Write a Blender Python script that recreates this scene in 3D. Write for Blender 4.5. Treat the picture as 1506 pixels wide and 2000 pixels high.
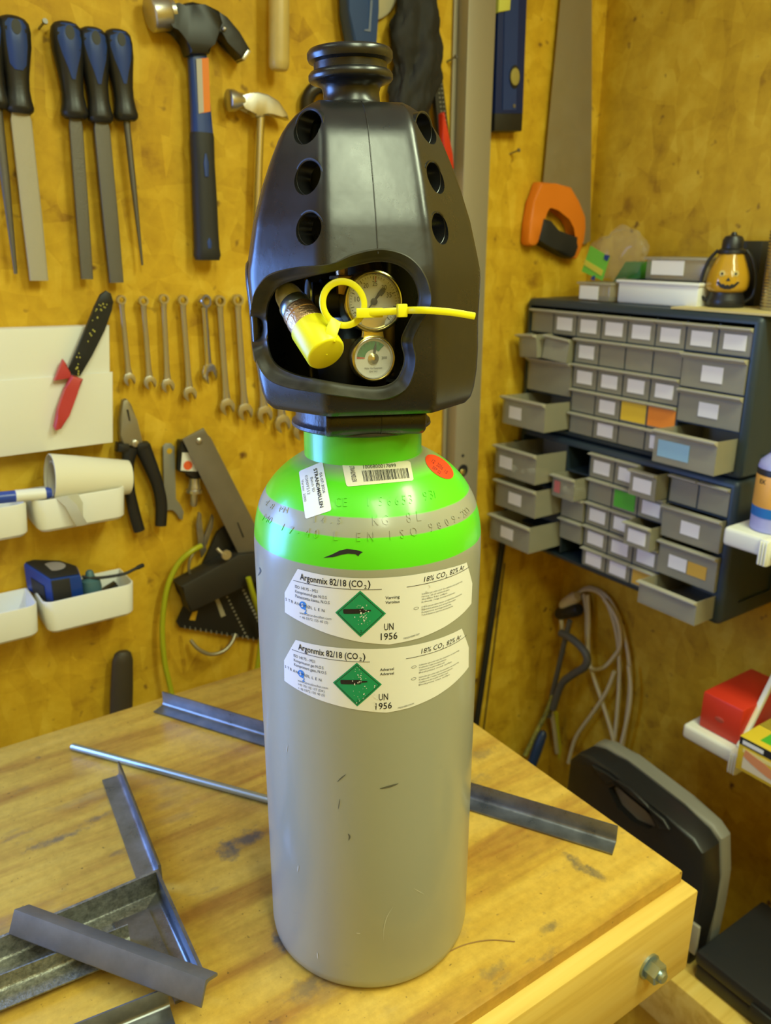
import bpy, bmesh, math, random
from mathutils import Vector, Matrix
from mathutils.bvhtree import BVHTree
random.seed(7)
for o in list(bpy.data.objects):
    bpy.data.objects.remove(o)
SC = bpy.context.scene
COL = SC.collection
V = Vector

# ------------------------------------------------------------------ camera
CAM = V((-0.3157, -0.4803, 0.567))
PITCH, ROLL, YAW, FPX = math.radians(18.43), math.radians(0.13), math.radians(34.64), 1581.6
FWD = V((math.sin(YAW) * math.cos(PITCH), math.cos(YAW) * math.cos(PITCH), -math.sin(PITCH)))
_r = V((math.cos(YAW), -math.sin(YAW), 0)); _u = _r.cross(FWD)
RIGHT = math.cos(ROLL) * _r + math.sin(ROLL) * _u
UP = math.cos(ROLL) * _u - math.sin(ROLL) * _r
cd = bpy.data.cameras.new('camera')
co = bpy.data.objects.new('camera', cd); COL.objects.link(co)
co.matrix_world = Matrix(((RIGHT.x, UP.x, -FWD.x, CAM.x), (RIGHT.y, UP.y, -FWD.y, CAM.y),
                          (RIGHT.z, UP.z, -FWD.z, CAM.z), (0, 0, 0, 1)))
cd.sensor_fit = 'VERTICAL'; cd.sensor_height = 24; cd.sensor_width = 24 * 1506 / 2000
cd.lens = 24 * FPX / 2000
cd.clip_start = 0.02; cd.clip_end = 30
cd.dof.use_dof = True; cd.dof.focus_distance = 0.53; cd.dof.aperture_fstop = 7.0
SC.camera = co

# ------------------------------------------------------------------ world, lights, exposure
w = bpy.data.worlds.new('world'); SC.world = w; w.use_nodes = True
w.node_tree.nodes['Background'].inputs[0].default_value = (0.75, 0.82, 1, 1)
w.node_tree.nodes['Background'].inputs[1].default_value = 0.4

def area(name, loc, target, sx, sy, power, color):
    ld = bpy.data.lights.new(name, 'AREA'); ld.shape = 'RECTANGLE'
    ld.size, ld.size_y, ld.energy, ld.color = sx, sy, power, color
    o = bpy.data.objects.new(name, ld); COL.objects.link(o)
    o.location = loc
    o.rotation_euler = (V(target) - V(loc)).to_track_quat('-Z', 'Y').to_euler()
    return o

CEIL_Z = 1.45
BACK_Y_ = 0.65
WARM = (0.90, 1.03, 0.66)
area('light_main', (0.46, -0.68, CEIL_Z - 0.08), (0.46, -0.68, 0), 0.18, 0.9, 18, WARM)
lb_ = area('light_back', (-0.25, -0.95, CEIL_Z - 0.08), (-0.25, -0.95, 0), 0.22, 1.1, 14, WARM)
lb_.rotation_euler.z = -math.atan2(0.268, 0.97)
area('light_left', (-0.78, 0.10, CEIL_Z - 0.08), (-0.78, 0.10, 0), 0.12, 0.5, 1.5, WARM)
area('light_window', (-0.86, BACK_Y_ - 0.02, 0.42), (-0.60, -0.30, 0.25), 0.66, 0.72, 30, (0.17, 0.37, 1))
SC.view_settings.view_transform = 'Standard'; SC.view_settings.look = 'None'
SC.view_settings.gamma = 1; SC.view_settings.use_curve_mapping = False
SC.view_settings.exposure = 0.06

# ------------------------------------------------------------------ helpers: pixel of the 1506x2000 photograph -> point on a real plane
BACK_Y, RIGHT_X = 0.65, 0.94

def ray(px, py):
    return (FWD + RIGHT * ((px - 753) / FPX) + UP * ((1000 - py) / FPX)).normalized()

def at(px, py, axis, val):
    d = ray(px, py)
    return CAM + d * ((val - CAM[axis]) / d[axis])

def B(px, py, off=0.0): return at(px, py, 1, BACK_Y - off)
def W(px, py, off=0.0): return at(px, py, 0, RIGHT_X - off)
def T(px, py, z=0.0): return at(px, py, 2, z)

# ------------------------------------------------------------------ materials
MATS = {}

def mat(name, col, rough=0.5, metal=0.0, alpha=1.0, spec=0.5, var=0.0, vscale=30, bump=0.0, bscale=200, coat=0.0, emis=None, stretch=(1, 1, 1), rvar=0.0):
    if name in MATS: return MATS[name]
    m = bpy.data.materials.new(name); m.use_nodes = True
    nt = m.node_tree; b = nt.nodes['Principled BSDF']; L = nt.links.new
    b.inputs['Base Color'].default_value = (*col, 1)
    b.inputs['Roughness'].default_value = rough
    b.inputs['Metallic'].default_value = metal
    b.inputs['Alpha'].default_value = alpha
    b.inputs['Specular IOR Level'].default_value = spec
    b.inputs['Coat Weight'].default_value = coat
    if emis:
        b.inputs['Emission Color'].default_value = (*emis[0], 1); b.inputs['Emission Strength'].default_value = emis[1]
    if var or bump or rvar:
        tc = nt.nodes.new('ShaderNodeTexCoord'); mp = nt.nodes.new('ShaderNodeMapping'); mp.inputs['Scale'].default_value = stretch
        L(tc.outputs['Object'], mp.inputs[0])
    if var or rvar:
        n = nt.nodes.new('ShaderNodeTexNoise'); n.inputs['Scale'].default_value = vscale; n.inputs['Detail'].default_value = 6; n.inputs['Roughness'].default_value = 0.65
        L(mp.outputs[0], n.inputs['Vector'])
        if var:
            r = nt.nodes.new('ShaderNodeValToRGB')
            r.color_ramp.elements[0].position = 0.3; r.color_ramp.elements[1].position = 0.7
            r.color_ramp.elements[0].color = (*[c * (1 - var) for c in col], 1)
            r.color_ramp.elements[1].color = (*[min(1, c * (1 + var * 0.7)) for c in col], 1)
            L(n.outputs['Fac'], r.inputs[0]); L(r.outputs[0], b.inputs['Base Color'])
        if rvar:
            mr = nt.nodes.new('ShaderNodeMapRange'); mr.inputs[1].default_value = 0.3; mr.inputs[2].default_value = 0.7
            mr.inputs[3].default_value = max(0, rough - rvar); mr.inputs[4].default_value = min(1, rough + rvar)
            L(n.outputs['Fac'], mr.inputs[0]); L(mr.outputs[0], b.inputs['Roughness'])
    if bump:
        n2 = nt.nodes.new('ShaderNodeTexNoise'); n2.inputs['Scale'].default_value = bscale; n2.inputs['Detail'].default_value = 3
        bp = nt.nodes.new('ShaderNodeBump'); bp.inputs['Strength'].default_value = bump; bp.inputs['Distance'].default_value = 0.001
        L(mp.outputs[0], n2.inputs['Vector']); L(n2.outputs['Fac'], bp.inputs['Height']); L(bp.outputs[0], b.inputs['Normal'])
    MATS[name] = m
    return m

def osb_material(name, scale=26, tint=(1, 1, 1)):
    m = bpy.data.materials.new(name); m.use_nodes = True
    nt = m.node_tree; b = nt.nodes['Principled BSDF']; L = nt.links.new; N = nt.nodes.new
    tc = N('ShaderNodeTexCoord')
    def mapping(scl, rot):
        mp = N('ShaderNodeMapping'); mp.inputs['Scale'].default_value = scl; mp.inputs['Rotation'].default_value = rot
        L(tc.outputs['Object'], mp.inputs[0]); return mp
    warp = N('ShaderNodeTexNoise'); warp.inputs['Scale'].default_value = 9; warp.inputs['Detail'].default_value = 3
    L(tc.outputs['Object'], warp.inputs['Vector'])
    def flakes(scl, rot, seedshift):
        mp = mapping(scl, rot); mp.inputs['Location'].default_value = seedshift
        ad = N('ShaderNodeVectorMath'); ad.operation = 'MULTIPLY_ADD'; ad.inputs[1].default_value = (0.35, 0.35, 0.35)
        L(warp.outputs['Color'], ad.inputs[0]); L(mp.outputs[0], ad.inputs[2])
        v = N('ShaderNodeTexVoronoi'); v.inputs['Scale'].default_value = 1.0; v.inputs['Randomness'].default_value = 1
        L(ad.outputs[0], v.inputs['Vector']); return v
    v1 = flakes((scale * 1.6, scale * 1.6, scale * 0.62), (0.35, 0.3, 0.2), (0, 0, 0))
    v2 = flakes((scale * 0.8, scale * 0.8, scale * 1.5), (-0.6, -0.7, 0.5), (3, 5, 1))
    sx = N('ShaderNodeSeparateColor'); L(v1.outputs['Color'], sx.inputs[0])
    sy = N('ShaderNodeSeparateColor'); L(v2.outputs['Color'], sy.inputs[0])
    n = N('ShaderNodeTexNoise'); n.inputs['Scale'].default_value = 22; n.inputs['Detail'].default_value = 8; n.inputs['Roughness'].default_value = 0.62
    L(tc.outputs['Object'], n.inputs['Vector'])
    a1 = N('ShaderNodeMath'); a1.operation = 'MULTIPLY_ADD'; a1.inputs[1].default_value = 0.20
    L(sx.outputs[0], a1.inputs[0])
    a2 = N('ShaderNodeMath'); a2.operation = 'MULTIPLY_ADD'; a2.inputs[1].default_value = 0.13; L(sy.outputs[0], a2.inputs[0])
    a3 = N('ShaderNodeMath'); a3.operation = 'MULTIPLY'; a3.inputs[1].default_value = 0.80; L(n.outputs['Fac'], a3.inputs[0])
    L(a3.outputs[0], a2.inputs[2]); L(a2.outputs[0], a1.inputs[2])
    r = N('ShaderNodeValToRGB'); e = r.color_ramp.elements
    t = tint
    e[0].position = 0.28; e[0].color = (0.32 * t[0], 0.155 * t[1], 0.007 * t[2], 1)
    e[1].position = 0.82; e[1].color = (0.76 * t[0], 0.50 * t[1], 0.042 * t[2], 1)
    x = e.new(0.42); x.color = (0.53 * t[0], 0.305 * t[1], 0.011 * t[2], 1)
    x = e.new(0.60); x.color = (0.64 * t[0], 0.385 * t[1], 0.017 * t[2], 1)
    L(a1.outputs[0], r.inputs[0])
    # small dark knots and bark flecks
    k = N('ShaderNodeTexNoise'); k.inputs['Scale'].default_value = 38; k.inputs['Detail'].default_value = 2
    L(tc.outputs['Object'], k.inputs['Vector'])
    kr = N('ShaderNodeMapRange'); kr.inputs[1].default_value = 0.69; kr.inputs[2].default_value = 0.78; L(k.outputs['Fac'], kr.inputs[0])
    mx = N('ShaderNodeMix'); mx.data_type = 'RGBA'; mx.inputs[7].default_value = (0.16 * t[0], 0.07 * t[1], 0.012, 1)
    L(kr.outputs[0], mx.inputs[0]); L(r.outputs[0], mx.inputs[6]); L(mx.outputs[2], b.inputs['Base Color'])
    b.inputs['Roughness'].default_value = 0.62; b.inputs['Specular IOR Level'].default_value = 0.3
    bp = N('ShaderNodeBump'); bp.inputs['Strength'].default_value = 0.25; bp.inputs['Distance'].default_value = 0.0015
    L(a1.outputs[0], bp.inputs['Height']); L(bp.outputs[0], b.inputs['Normal'])
    return m

def wood_material(name, dark, mid, light, gscale=(2.2, 26, 26), stains=True, rough=0.5, rings=6.0, spots=()):
    m = bpy.data.materials.new(name); m.use_nodes = True
    nt = m.node_tree; b = nt.nodes['Principled BSDF']; L = nt.links.new; N = nt.nodes.new
    tc = N('ShaderNodeTexCoord')
    mp = N('ShaderNodeMapping'); mp.inputs['Scale'].default_value = gscale; L(tc.outputs['Object'], mp.inputs[0])
    n1 = N('ShaderNodeTexNoise'); n1.inputs['Scale'].default_value = 1; n1.inputs['Detail'].default_value = 8; n1.inputs['Roughness'].default_value = 0.62; n1.inputs['Distortion'].default_value = 0.5
    L(mp.outputs[0], n1.inputs['Vector'])
    mp2 = N('ShaderNodeMapping'); mp2.inputs['Scale'].default_value = tuple(g * 5 for g in gscale); L(tc.outputs['Object'], mp2.inputs[0])
    n2 = N('ShaderNodeTexNoise'); n2.inputs['Scale'].default_value = 1; n2.inputs['Detail'].default_value = 4; L(mp2.outputs[0], n2.inputs['Vector'])
    # growth-ring bands: contour lines of a stretched noise
    mp3 = N('ShaderNodeMapping'); mp3.inputs['Scale'].default_value = tuple(g * 0.32 for g in gscale); L(tc.outputs['Object'], mp3.inputs[0])
    n3 = N('ShaderNodeTexNoise'); n3.inputs['Scale'].default_value = 1; n3.inputs['Detail'].default_value = 2; L(mp3.outputs[0], n3.inputs['Vector'])
    mu = N('ShaderNodeMath'); mu.operation = 'MULTIPLY'; mu.inputs[1].default_value = rings; L(n3.outputs['Fac'], mu.inputs[0])
    fr = N('ShaderNodeMath'); fr.operation = 'PINGPONG'; fr.inputs[1].default_value = 0.5; L(mu.outputs[0], fr.inputs[0])
    s1 = N('ShaderNodeMath'); s1.operation = 'MULTIPLY_ADD'; s1.inputs[1].default_value = 0.55; L(n1.outputs['Fac'], s1.inputs[0])
    s2 = N('ShaderNodeMath'); s2.operation = 'MULTIPLY_ADD'; s2.inputs[1].default_value = 0.22; L(n2.outputs['Fac'], s2.inputs[0])
    s3 = N('ShaderNodeMath'); s3.operation = 'MULTIPLY'; s3.inputs[1].default_value = 0.30; L(fr.outputs[0], s3.inputs[0])
    L(s3.outputs[0], s2.inputs[2]); L(s2.outputs[0], s1.inputs[2])
    r = N('ShaderNodeValToRGB'); e = r.color_ramp.elements
    e[0].position = 0.3; e[0].color = (*dark, 1); e[1].position = 0.66; e[1].color = (*light, 1)
    x = e.new(0.46); x.color = (*mid, 1)
    L(s1.outputs[0], r.inputs[0])
    out = r.outputs[0]
    if stains:
        for sc, lo, hi, col, st, off in ((5, 0.60, 0.76, (0.19, 0.16, 0.13), (1.0, 2.4, 1), 0), (13, 0.64, 0.74, (0.10, 0.085, 0.075), (1.2, 3, 1), 4), (60, 0.69, 0.75, (0.13, 0.09, 0.05), (1, 1, 1), 8)):
            mq = N('ShaderNodeMapping'); mq.inputs['Scale'].default_value = st; mq.inputs['Location'].default_value = (off, off * 0.7, 0); L(tc.outputs['Object'], mq.inputs[0])
            ns = N('ShaderNodeTexNoise'); ns.inputs['Scale'].default_value = sc; ns.inputs['Detail'].default_value = 7; ns.inputs['Roughness'].default_value = 0.6
            L(mq.outputs[0], ns.inputs['Vector'])
            mr = N('ShaderNodeMapRange'); mr.inputs[1].default_value = lo; mr.inputs[2].default_value = hi; mr.inputs[4].default_value = 0.62; L(ns.outputs['Fac'], mr.inputs[0])
            mx = N('ShaderNodeMix'); mx.data_type = 'RGBA'; mx.inputs[7].default_value = (*col, 1)
            L(mr.outputs[0], mx.inputs[0]); L(out, mx.inputs[6]); out = mx.outputs[2]
    if stains:
        # fine mottling and pits
        nf = N('ShaderNodeTexNoise'); nf.inputs['Scale'].default_value = 95; nf.inputs['Detail'].default_value = 5; nf.inputs['Roughness'].default_value = 0.7; L(tc.outputs['Object'], nf.inputs['Vector'])
        mr = N('ShaderNodeMapRange'); mr.inputs[1].default_value = 0.3; mr.inputs[2].default_value = 0.7; mr.inputs[3].default_value = 0.86; mr.inputs[4].default_value = 1.12; L(nf.outputs['Fac'], mr.inputs[0])
        mm = N('ShaderNodeVectorMath'); mm.operation = 'SCALE'; L(out, mm.inputs[0]); L(mr.outputs[0], mm.inputs['Scale']); out = mm.outputs[0]
        npit = N('ShaderNodeTexNoise'); npit.inputs['Scale'].default_value = 240; npit.inputs['Detail'].default_value = 2; L(tc.outputs['Object'], npit.inputs['Vector'])
        mr = N('ShaderNodeMapRange'); mr.inputs[1].default_value = 0.70; mr.inputs[2].default_value = 0.76; mr.inputs[4].default_value = 0.7; L(npit.outputs['Fac'], mr.inputs[0])
        mx = N('ShaderNodeMix'); mx.data_type = 'RGBA'; mx.inputs[7].default_value = (0.10, 0.06, 0.02, 1); L(mr.outputs[0], mx.inputs[0]); L(out, mx.inputs[6]); out = mx.outputs[2]
    for (x, y, rx, ry, st) in spots:      # single dirt and burn marks of the bench top
        mq = N('ShaderNodeMapping'); mq.vector_type = 'POINT'; mq.inputs['Location'].default_value = (-x / rx, -(y - 0.15) / ry, 0); mq.inputs['Scale'].default_value = (1 / rx, 1 / ry, 0); L(tc.outputs['Object'], mq.inputs[0])
        ns = N('ShaderNodeTexNoise'); ns.inputs['Scale'].default_value = 110; ns.inputs['Detail'].default_value = 6; ns.inputs['Roughness'].default_value = 0.65; L(tc.outputs['Object'], ns.inputs['Vector'])
        ln = N('ShaderNodeVectorMath'); ln.operation = 'LENGTH'; L(mq.outputs[0], ln.inputs[0])
        ma = N('ShaderNodeMath'); ma.operation = 'MULTIPLY_ADD'; ma.inputs[1].default_value = 2.6; L(ns.outputs['Fac'], ma.inputs[0]); L(ln.outputs['Value'], ma.inputs[2])
        mr = N('ShaderNodeMapRange'); mr.inputs[1].default_value = 2.35; mr.inputs[2].default_value = 1.55; mr.inputs[4].default_value = st; L(ma.outputs[0], mr.inputs[0])
        mx = N('ShaderNodeMix'); mx.data_type = 'RGBA'; mx.inputs[7].default_value = (0.085, 0.08, 0.075, 1); L(mr.outputs[0], mx.inputs[0]); L(out, mx.inputs[6]); out = mx.outputs[2]
    L(out, b.inputs['Base Color'])
    b.inputs['Roughness'].default_value = rough; b.inputs['Specular IOR Level'].default_value = 0.35
    bp = N('ShaderNodeBump'); bp.inputs['Strength'].default_value = 0.3; bp.inputs['Distance'].default_value = 0.0006
    L(s1.outputs[0], bp.inputs['Height']); L(bp.outputs[0], b.inputs['Normal'])
    return m

OSB = osb_material('osb')
OSB_R = osb_material('osb_right', 22, (0.86, 0.86, 0.9))
TABLE = wood_material('bench_wood', (0.33, 0.155, 0.026), (0.52, 0.315, 0.046), (0.63, 0.415, 0.080), gscale=(2.6, 24, 24), rings=4.0, rough=0.40, spots=((-.052, .147, .028, .012, .85), (-.074, .140, .010, .018, .7), (-.208, .252, .030, .006, .7), (-.165, .262, .020, .005, .6), (.196, -.065, .007, .022, .75), (.201, -.085, .006, .012, .6), (-.083, .016, .006, .016, .85), (.176, .085, .040, .012, .45), (-.085, -.038, .020, .010, .5), (.120, -.105, .012, .006, .6), (.05, -.11, .02, .006, .5), (.235, .12, .022, .01, .4)))
PINE = wood_material('planed_pine', (0.58, 0.36, 0.060), (0.72, 0.50, 0.115), (0.78, 0.58, 0.17), gscale=(1.4, 40, 34), stains=False, rings=9)
BLACKP = mat('black_plastic', (0.012, 0.012, 0.013), 0.42, bump=0.12, bscale=260, rvar=0.08, vscale=14)
GUARD = mat('guard_plastic', (0.011, 0.0108, 0.0105), 0.29, bump=0.06, bscale=180, rvar=0.07, vscale=18, spec=0.62)
RUBBER = mat('black_rubber', (0.016, 0.016, 0.017), 0.6)
BLUEP = mat('blue_plastic', (0.012, 0.045, 0.22), 0.38)
STEEL = mat('grey_steel', (0.30, 0.29, 0.28), 0.42, metal=0.85, var=0.15, vscale=60)
FILEST = mat('file_steel', (0.14, 0.13, 0.115), 0.48, metal=0.7, bump=0.5, bscale=900)
RASPST = mat('rasp_steel', (0.42, 0.38, 0.30), 0.5, metal=0.5, bump=0.5, bscale=1600)
CHROME = mat('chrome', (0.62, 0.60, 0.56), 0.22, metal=1.0)
SATIN = mat('satin_chrome', (0.55, 0.53, 0.49), 0.34, metal=0.95)
MILL = mat('mill_steel', (0.21, 0.215, 0.22), 0.33, metal=0.78, var=0.4, vscale=26, rvar=0.10)
MILLRUST = mat('speckled_steel', (0.25, 0.25, 0.21), 0.42, metal=0.62, var=0.55, vscale=230, bump=0.5, bscale=600)
ZINC = mat('zinc_plated', (0.40, 0.48, 0.50), 0.3, metal=0.9)
BRASS = mat('brass', (0.78, 0.66, 0.24), 0.28, metal=1.0)
COPPER = mat('bronze_fitting', (0.55, 0.35, 0.18), 0.34, metal=0.9, bump=0.6, bscale=700)
WHITEP = mat('white_plastic', (0.80, 0.79, 0.74), 0.45)
PAPER = mat('white_paper', (0.80, 0.79, 0.76), 0.55)
INK = mat('black_ink', (0.012, 0.012, 0.014), 0.5)
GREYINK = mat('grey_ink', (0.16, 0.16, 0.16), 0.5)
YELLOWP = mat('yellow_plastic', (0.90, 0.83, 0.012), 0.36, spec=0.5)
ORANGEP = mat('orange_plastic', (0.75, 0.20, 0.012), 0.45)
REDP = mat('red_plastic', (0.62, 0.035, 0.012), 0.42)
CABINET = mat('dark_blue_plastic', (0.020, 0.034, 0.048), 0.46)
CABINSIDE = mat('black_inside', (0.012, 0.012, 0.012), 0.7)
DRAWER = mat('translucent_drawer', (0.38, 0.35, 0.25), 0.35, alpha=0.58)
DRAWERLIP = mat('frosted_drawer_lip', (0.50, 0.46, 0.35), 0.35, alpha=0.86)
CARD = mat('label_card', (0.80, 0.76, 0.72), 0.6)
POSTM = mat('grey_painted_steel', (0.33, 0.285, 0.20), 0.45, metal=0.25)
GLASS = mat('clear_cover', (0.9, 0.9, 0.85), 0.05, alpha=0.10)

# ------------------------------------------------------------------ mesh helpers
def offs(o):
    v = V((0, 0, 0))
    while o is not None:
        v = v + o.location; o = o.parent
    return v

def obj(name, bm, m, parent=None, angle=38, smooth=True, label=None):
    """link bm (world coordinates) as one mesh object; child geometry is stored relative to its thing's base"""
    bmesh.ops.recalc_face_normals(bm, faces=bm.faces)
    if parent is not None:
        bmesh.ops.translate(bm, verts=bm.verts, vec=-offs(parent))
    me = bpy.data.meshes.new(name); bm.to_mesh(me); bm.free()
    if smooth:
        me.shade_smooth()
        try: me.set_sharp_from_angle(angle=math.radians(angle))
        except Exception: pass
    for x in (m if isinstance(m, (list, tuple)) else [m]): me.materials.append(x)
    o = bpy.data.objects.new(name, me); COL.objects.link(o)
    if parent is not None: o.parent = parent
    if label: o['label'] = label
    return o

def thing(name, label, cat, loc, group=None):
    o = bpy.data.objects.new(name, None); COL.objects.link(o); o.location = loc; o.empty_display_size = 0.02
    o['label'] = label; o['category'] = cat
    if group: o['group'] = group
    return o

def tag(o, label, cat, group=None):
    o['label'] = label; o['category'] = cat
    if group: o['group'] = group
    return o

def structure(o): o['kind'] = 'structure'; return o

def frame_to(p0, p1, up=(0, 0, 1)):
    d = (V(p1) - V(p0)).normalized(); u = V(up); u = u - d * u.dot(d)
    if u.length < 1e-5: u = V((1, 0, 0)) - d * d.x
    u.normalize(); return d, d.cross(u), u

def box(bm, lo, hi, bev=0.0, seg=2):
    lo, hi = V(lo), V(hi)
    r = bmesh.ops.create_cube(bm, size=1)
    vs = r['verts']
    for v in vs:
        v.co = V((lo.x + (v.co.x + .5) * (hi.x - lo.x), lo.y + (v.co.y + .5) * (hi.y - lo.y), lo.z + (v.co.z + .5) * (hi.z - lo.z)))
    if bev:
        es = list({e for v in vs for e in v.link_edges})
        bmesh.ops.bevel(bm, geom=es, offset=bev, segments=seg, affect='EDGES', profile=0.5)
    return bm

def boxo(lo, hi, bev=0.0, seg=2): return box(bmesh.new(), lo, hi, bev, seg)

def obox(bm, c, ax, ay, az, sx, sy, sz, bev=0.0):
    """box centred at c with half sizes along unit axes"""
    r = bmesh.ops.create_cube(bm, size=2); vs = r['verts']
    for v in vs:
        p = v.co.copy(); v.co = V(c) + V(ax) * (p.x * sx) + V(ay) * (p.y * sy) + V(az) * (p.z * sz)
    if bev:
        bmesh.ops.bevel(bm, geom=list({e for v in vs for e in v.link_edges}), offset=bev, segments=2, affect='EDGES', profile=0.5)
    return bm

def ring_verts(bm, c, a, b, ra, rb, n, ex=2.0):
    out = []
    for i in range(n):
        t = 2 * math.pi * i / n; ct, st = math.cos(t), math.sin(t)
        x = math.copysign(abs(ct) ** (2 / ex), ct); y = math.copysign(abs(st) ** (2 / ex), st)
        out.append(bm.verts.new(V(c) + V(a) * (ra * x) + V(b) * (rb * y)))
    return out

def skin_rings(bm, rings, cap=True, closed=False):
    n = len(rings[0])
    pairs = list(zip(rings, rings[1:])) + ([(rings[-1], rings[0])] if closed else [])
    for A, Bq in pairs:
        for i in range(n):
            bm.faces.new((A[i], A[(i + 1) % n], Bq[(i + 1) % n], Bq[i]))
    if cap and not closed:
        bm.faces.new(rings[0][::-1]); bm.faces.new(rings[-1])

def lathe(bm, prof, p0, d, n=32, cap=True, up=(0, 0, 1), ex=2.0, flat=1.0):
    """prof = [(r, t)] along axis d (unit) from p0; flat scales the second radius"""
    dd, a, b = frame_to(p0, V(p0) + V(d), up)
    rings = [ring_verts(bm, V(p0) + dd * t, a, b, max(r, 1e-5), max(r * flat, 1e-5), n, ex) for r, t in prof]
    skin_rings(bm, rings, cap); return bm

def rod(p0, p1, prof, n=20, up=(0, -1, 0), flat=1.0, ex=2.0, bm=None):
    """prof = [(fraction along p0-p1, half width, [half depth])]"""
    bm = bm or bmesh.new(); p0, p1 = V(p0), V(p1)
    d, a, b = frame_to(p0, p1, up)
    rings = []
    for q in prof:
        t, wv = q[0], q[1]; dv = q[2] if len(q) > 2 else wv * flat
        rings.append(ring_verts(bm, p0.lerp(p1, t), a, b, wv, dv, n, ex))
    skin_rings(bm, rings); return bm

def smooth_path(pts, k=8, closed=False):
    pts = [V(p) for p in pts]; n = len(pts); out = []
    for i in range(n if closed else n - 1):
        if closed: p0, p1, p2, p3 = pts[i - 1], pts[i], pts[(i + 1) % n], pts[(i + 2) % n]
        else: p0, p1, p2, p3 = pts[max(i - 1, 0)], pts[i], pts[i + 1], pts[min(i + 2, n - 1)]
        for j in range(k):
            t = j / k
            out.append(0.5 * ((2 * p1) + (p2 - p0) * t + (2 * p0 - 5 * p1 + 4 * p2 - p3) * t * t + (3 * p1 - p0 - 3 * p2 + p3) * t ** 3))
    if not closed: out.append(pts[-1])
    return out

def tube(bm, pts, r, n=10, closed=False, rz=None, up=None):
    pts = [V(p) for p in pts]; rings = []; N = len(pts)
    pu = V(up) if up else V((0.13, 0.2, 0.97))
    for i, p in enumerate(pts):
        a_, b_ = pts[i - 1] if (i > 0 or closed) else p, pts[(i + 1) % N] if (i < N - 1 or closed) else p
        d = (b_ - a_)
        if d.length < 1e-9: d = V((0, 0, 1))
        d.normalize()
        u = (V(up) if up else pu); u = u - d * u.dot(d)
        if u.length < 1e-4: u = V((1, 0, 0)) - d * d.x
        u.normalize(); s = d.cross(u); pu = u
        rr = r[i] if isinstance(r, (list, tuple)) else r
        rings.append(ring_verts(bm, p, s, u, rr, (rz if rz else rr), n))
    skin_rings(bm, rings, cap=True, closed=closed); return bm

def prism(pts, vec, bev=0.0, bm=None):
    """extruded polygon (world points), thickness vector vec"""
    bm = bm or bmesh.new(); vec = V(vec)
    v0 = [bm.verts.new(V(p)) for p in pts]; v1 = [bm.verts.new(V(p) + vec) for p in pts]
    n = len(pts)
    f0 = bm.faces.new(v0[::-1]); f1 = bm.faces.new(v1)
    for i in range(n): bm.faces.new((v0[i], v0[(i + 1) % n], v1[(i + 1) % n], v1[i]))
    if bev:
        es = [e for e in f1.edges] + [e for e in f0.edges]
        bmesh.ops.bevel(bm, geom=es, offset=bev, segments=2, affect='EDGES', profile=0.5)
    bmesh.ops.triangulate(bm, faces=[f for f in bm.faces if len(f.verts) > 4])
    return bm

def wallplate(pxs, o0, o1, bev=0.0, bm=None):
    """outline on the back wall: back face at distance o0 from the wall, front face at o1"""
    pts = [B(x, y, o1) for x, y in pxs]
    return prism(pts, (0, o1 - o0, 0), bev, bm)

def rightplate(pxs, o0, o1, bev=0.0, bm=None):
    pts = [W(x, y, o1) for x, y in pxs]
    return prism(pts, (o1 - o0, 0, 0), bev, bm)

def text_bm(s, bold=0.0):
    cu = bpy.data.curves.new('t', 'FONT'); cu.body = s; cu.size = 1.0; cu.resolution_u = 2; cu.offset = bold
    o = bpy.data.objects.new('t', cu)
    me = o.to_mesh()
    bm = bmesh.new(); bm.from_mesh(me); o.to_mesh_clear()
    bpy.data.objects.remove(o); bpy.data.curves.remove(cu)
    return bm

def add_text(bm, s, x, y, wdt=None, hgt=None, bold=0.0, rot=0.0, shear=0.0, align='l'):
    """flat text into bm (2D x,y), left baseline at x,y, scaled to width wdt and/or cap height hgt"""
    t = text_bm(s, bold)
    if not t.verts: t.free(); return
    xs = [v.co.x for v in t.verts]; ys = [v.co.y for v in t.verts]
    W0, H0 = max(xs) - min(xs), max(ys) if max(ys) > 0 else 1
    sx = wdt / W0 if wdt else None; sy = hgt / 0.69 if hgt else None
    if sx is None: sx = sy
    if sy is None: sy = sx
    x0 = min(xs); ca, sa = math.cos(rot), math.sin(rot)
    shift = -(W0 * sx) / 2 if align == 'c' else 0
    for v in t.verts:
        a = (v.co.x - x0) * sx + v.co.y * sy * shear + shift; b = v.co.y * sy
        v.co = V((x + a * ca - b * sa, y + a * sa + b * ca, 0))
    me = bpy.data.meshes.new('t'); t.to_mesh(me); t.free(); bm.from_mesh(me); bpy.data.meshes.remove(me)

def add_poly(bm, pts):
    f = bm.faces.new([bm.verts.new((p[0], p[1], 0)) for p in pts])
    bmesh.ops.triangulate(bm, faces=[f])

def add_rect(bm, x0, y0, x1, y1): add_poly(bm, [(x0, y0), (x1, y0), (x1, y1), (x0, y1)])

def cut_strips(bm, step, axes=(0,)):
    for ax in axes:
        vals = [v.co[ax] for v in bm.verts]
        if not vals: return
        k = math.floor(min(vals) / step) + 1
        while k * step < max(vals):
            no = V((0, 0, 0)); no[ax] = 1; p = V((0, 0, 0)); p[ax] = k * step
            bmesh.ops.bisect_plane(bm, geom=bm.verts[:] + bm.edges[:] + bm.faces[:], plane_co=p, plane_no=no)
            k += 1

def orient(bm, fn):
    """map the flat mesh through fn(x, y) -> point and keep the faces turned the same way"""
    for v in bm.verts: v.co = fn(v.co.x, v.co.y)
    return bm

def planar(c, ax, ay):
    c, ax, ay = V(c), V(ax), V(ay)
    return lambda x, y: c + ax * x + ay * y

def bvh_of(o):
    me = o.data; off = offs(o)
    return BVHTree.FromPolygons([v.co + off for v in me.vertices], [tuple(p.vertices) for p in me.polygons])

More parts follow.
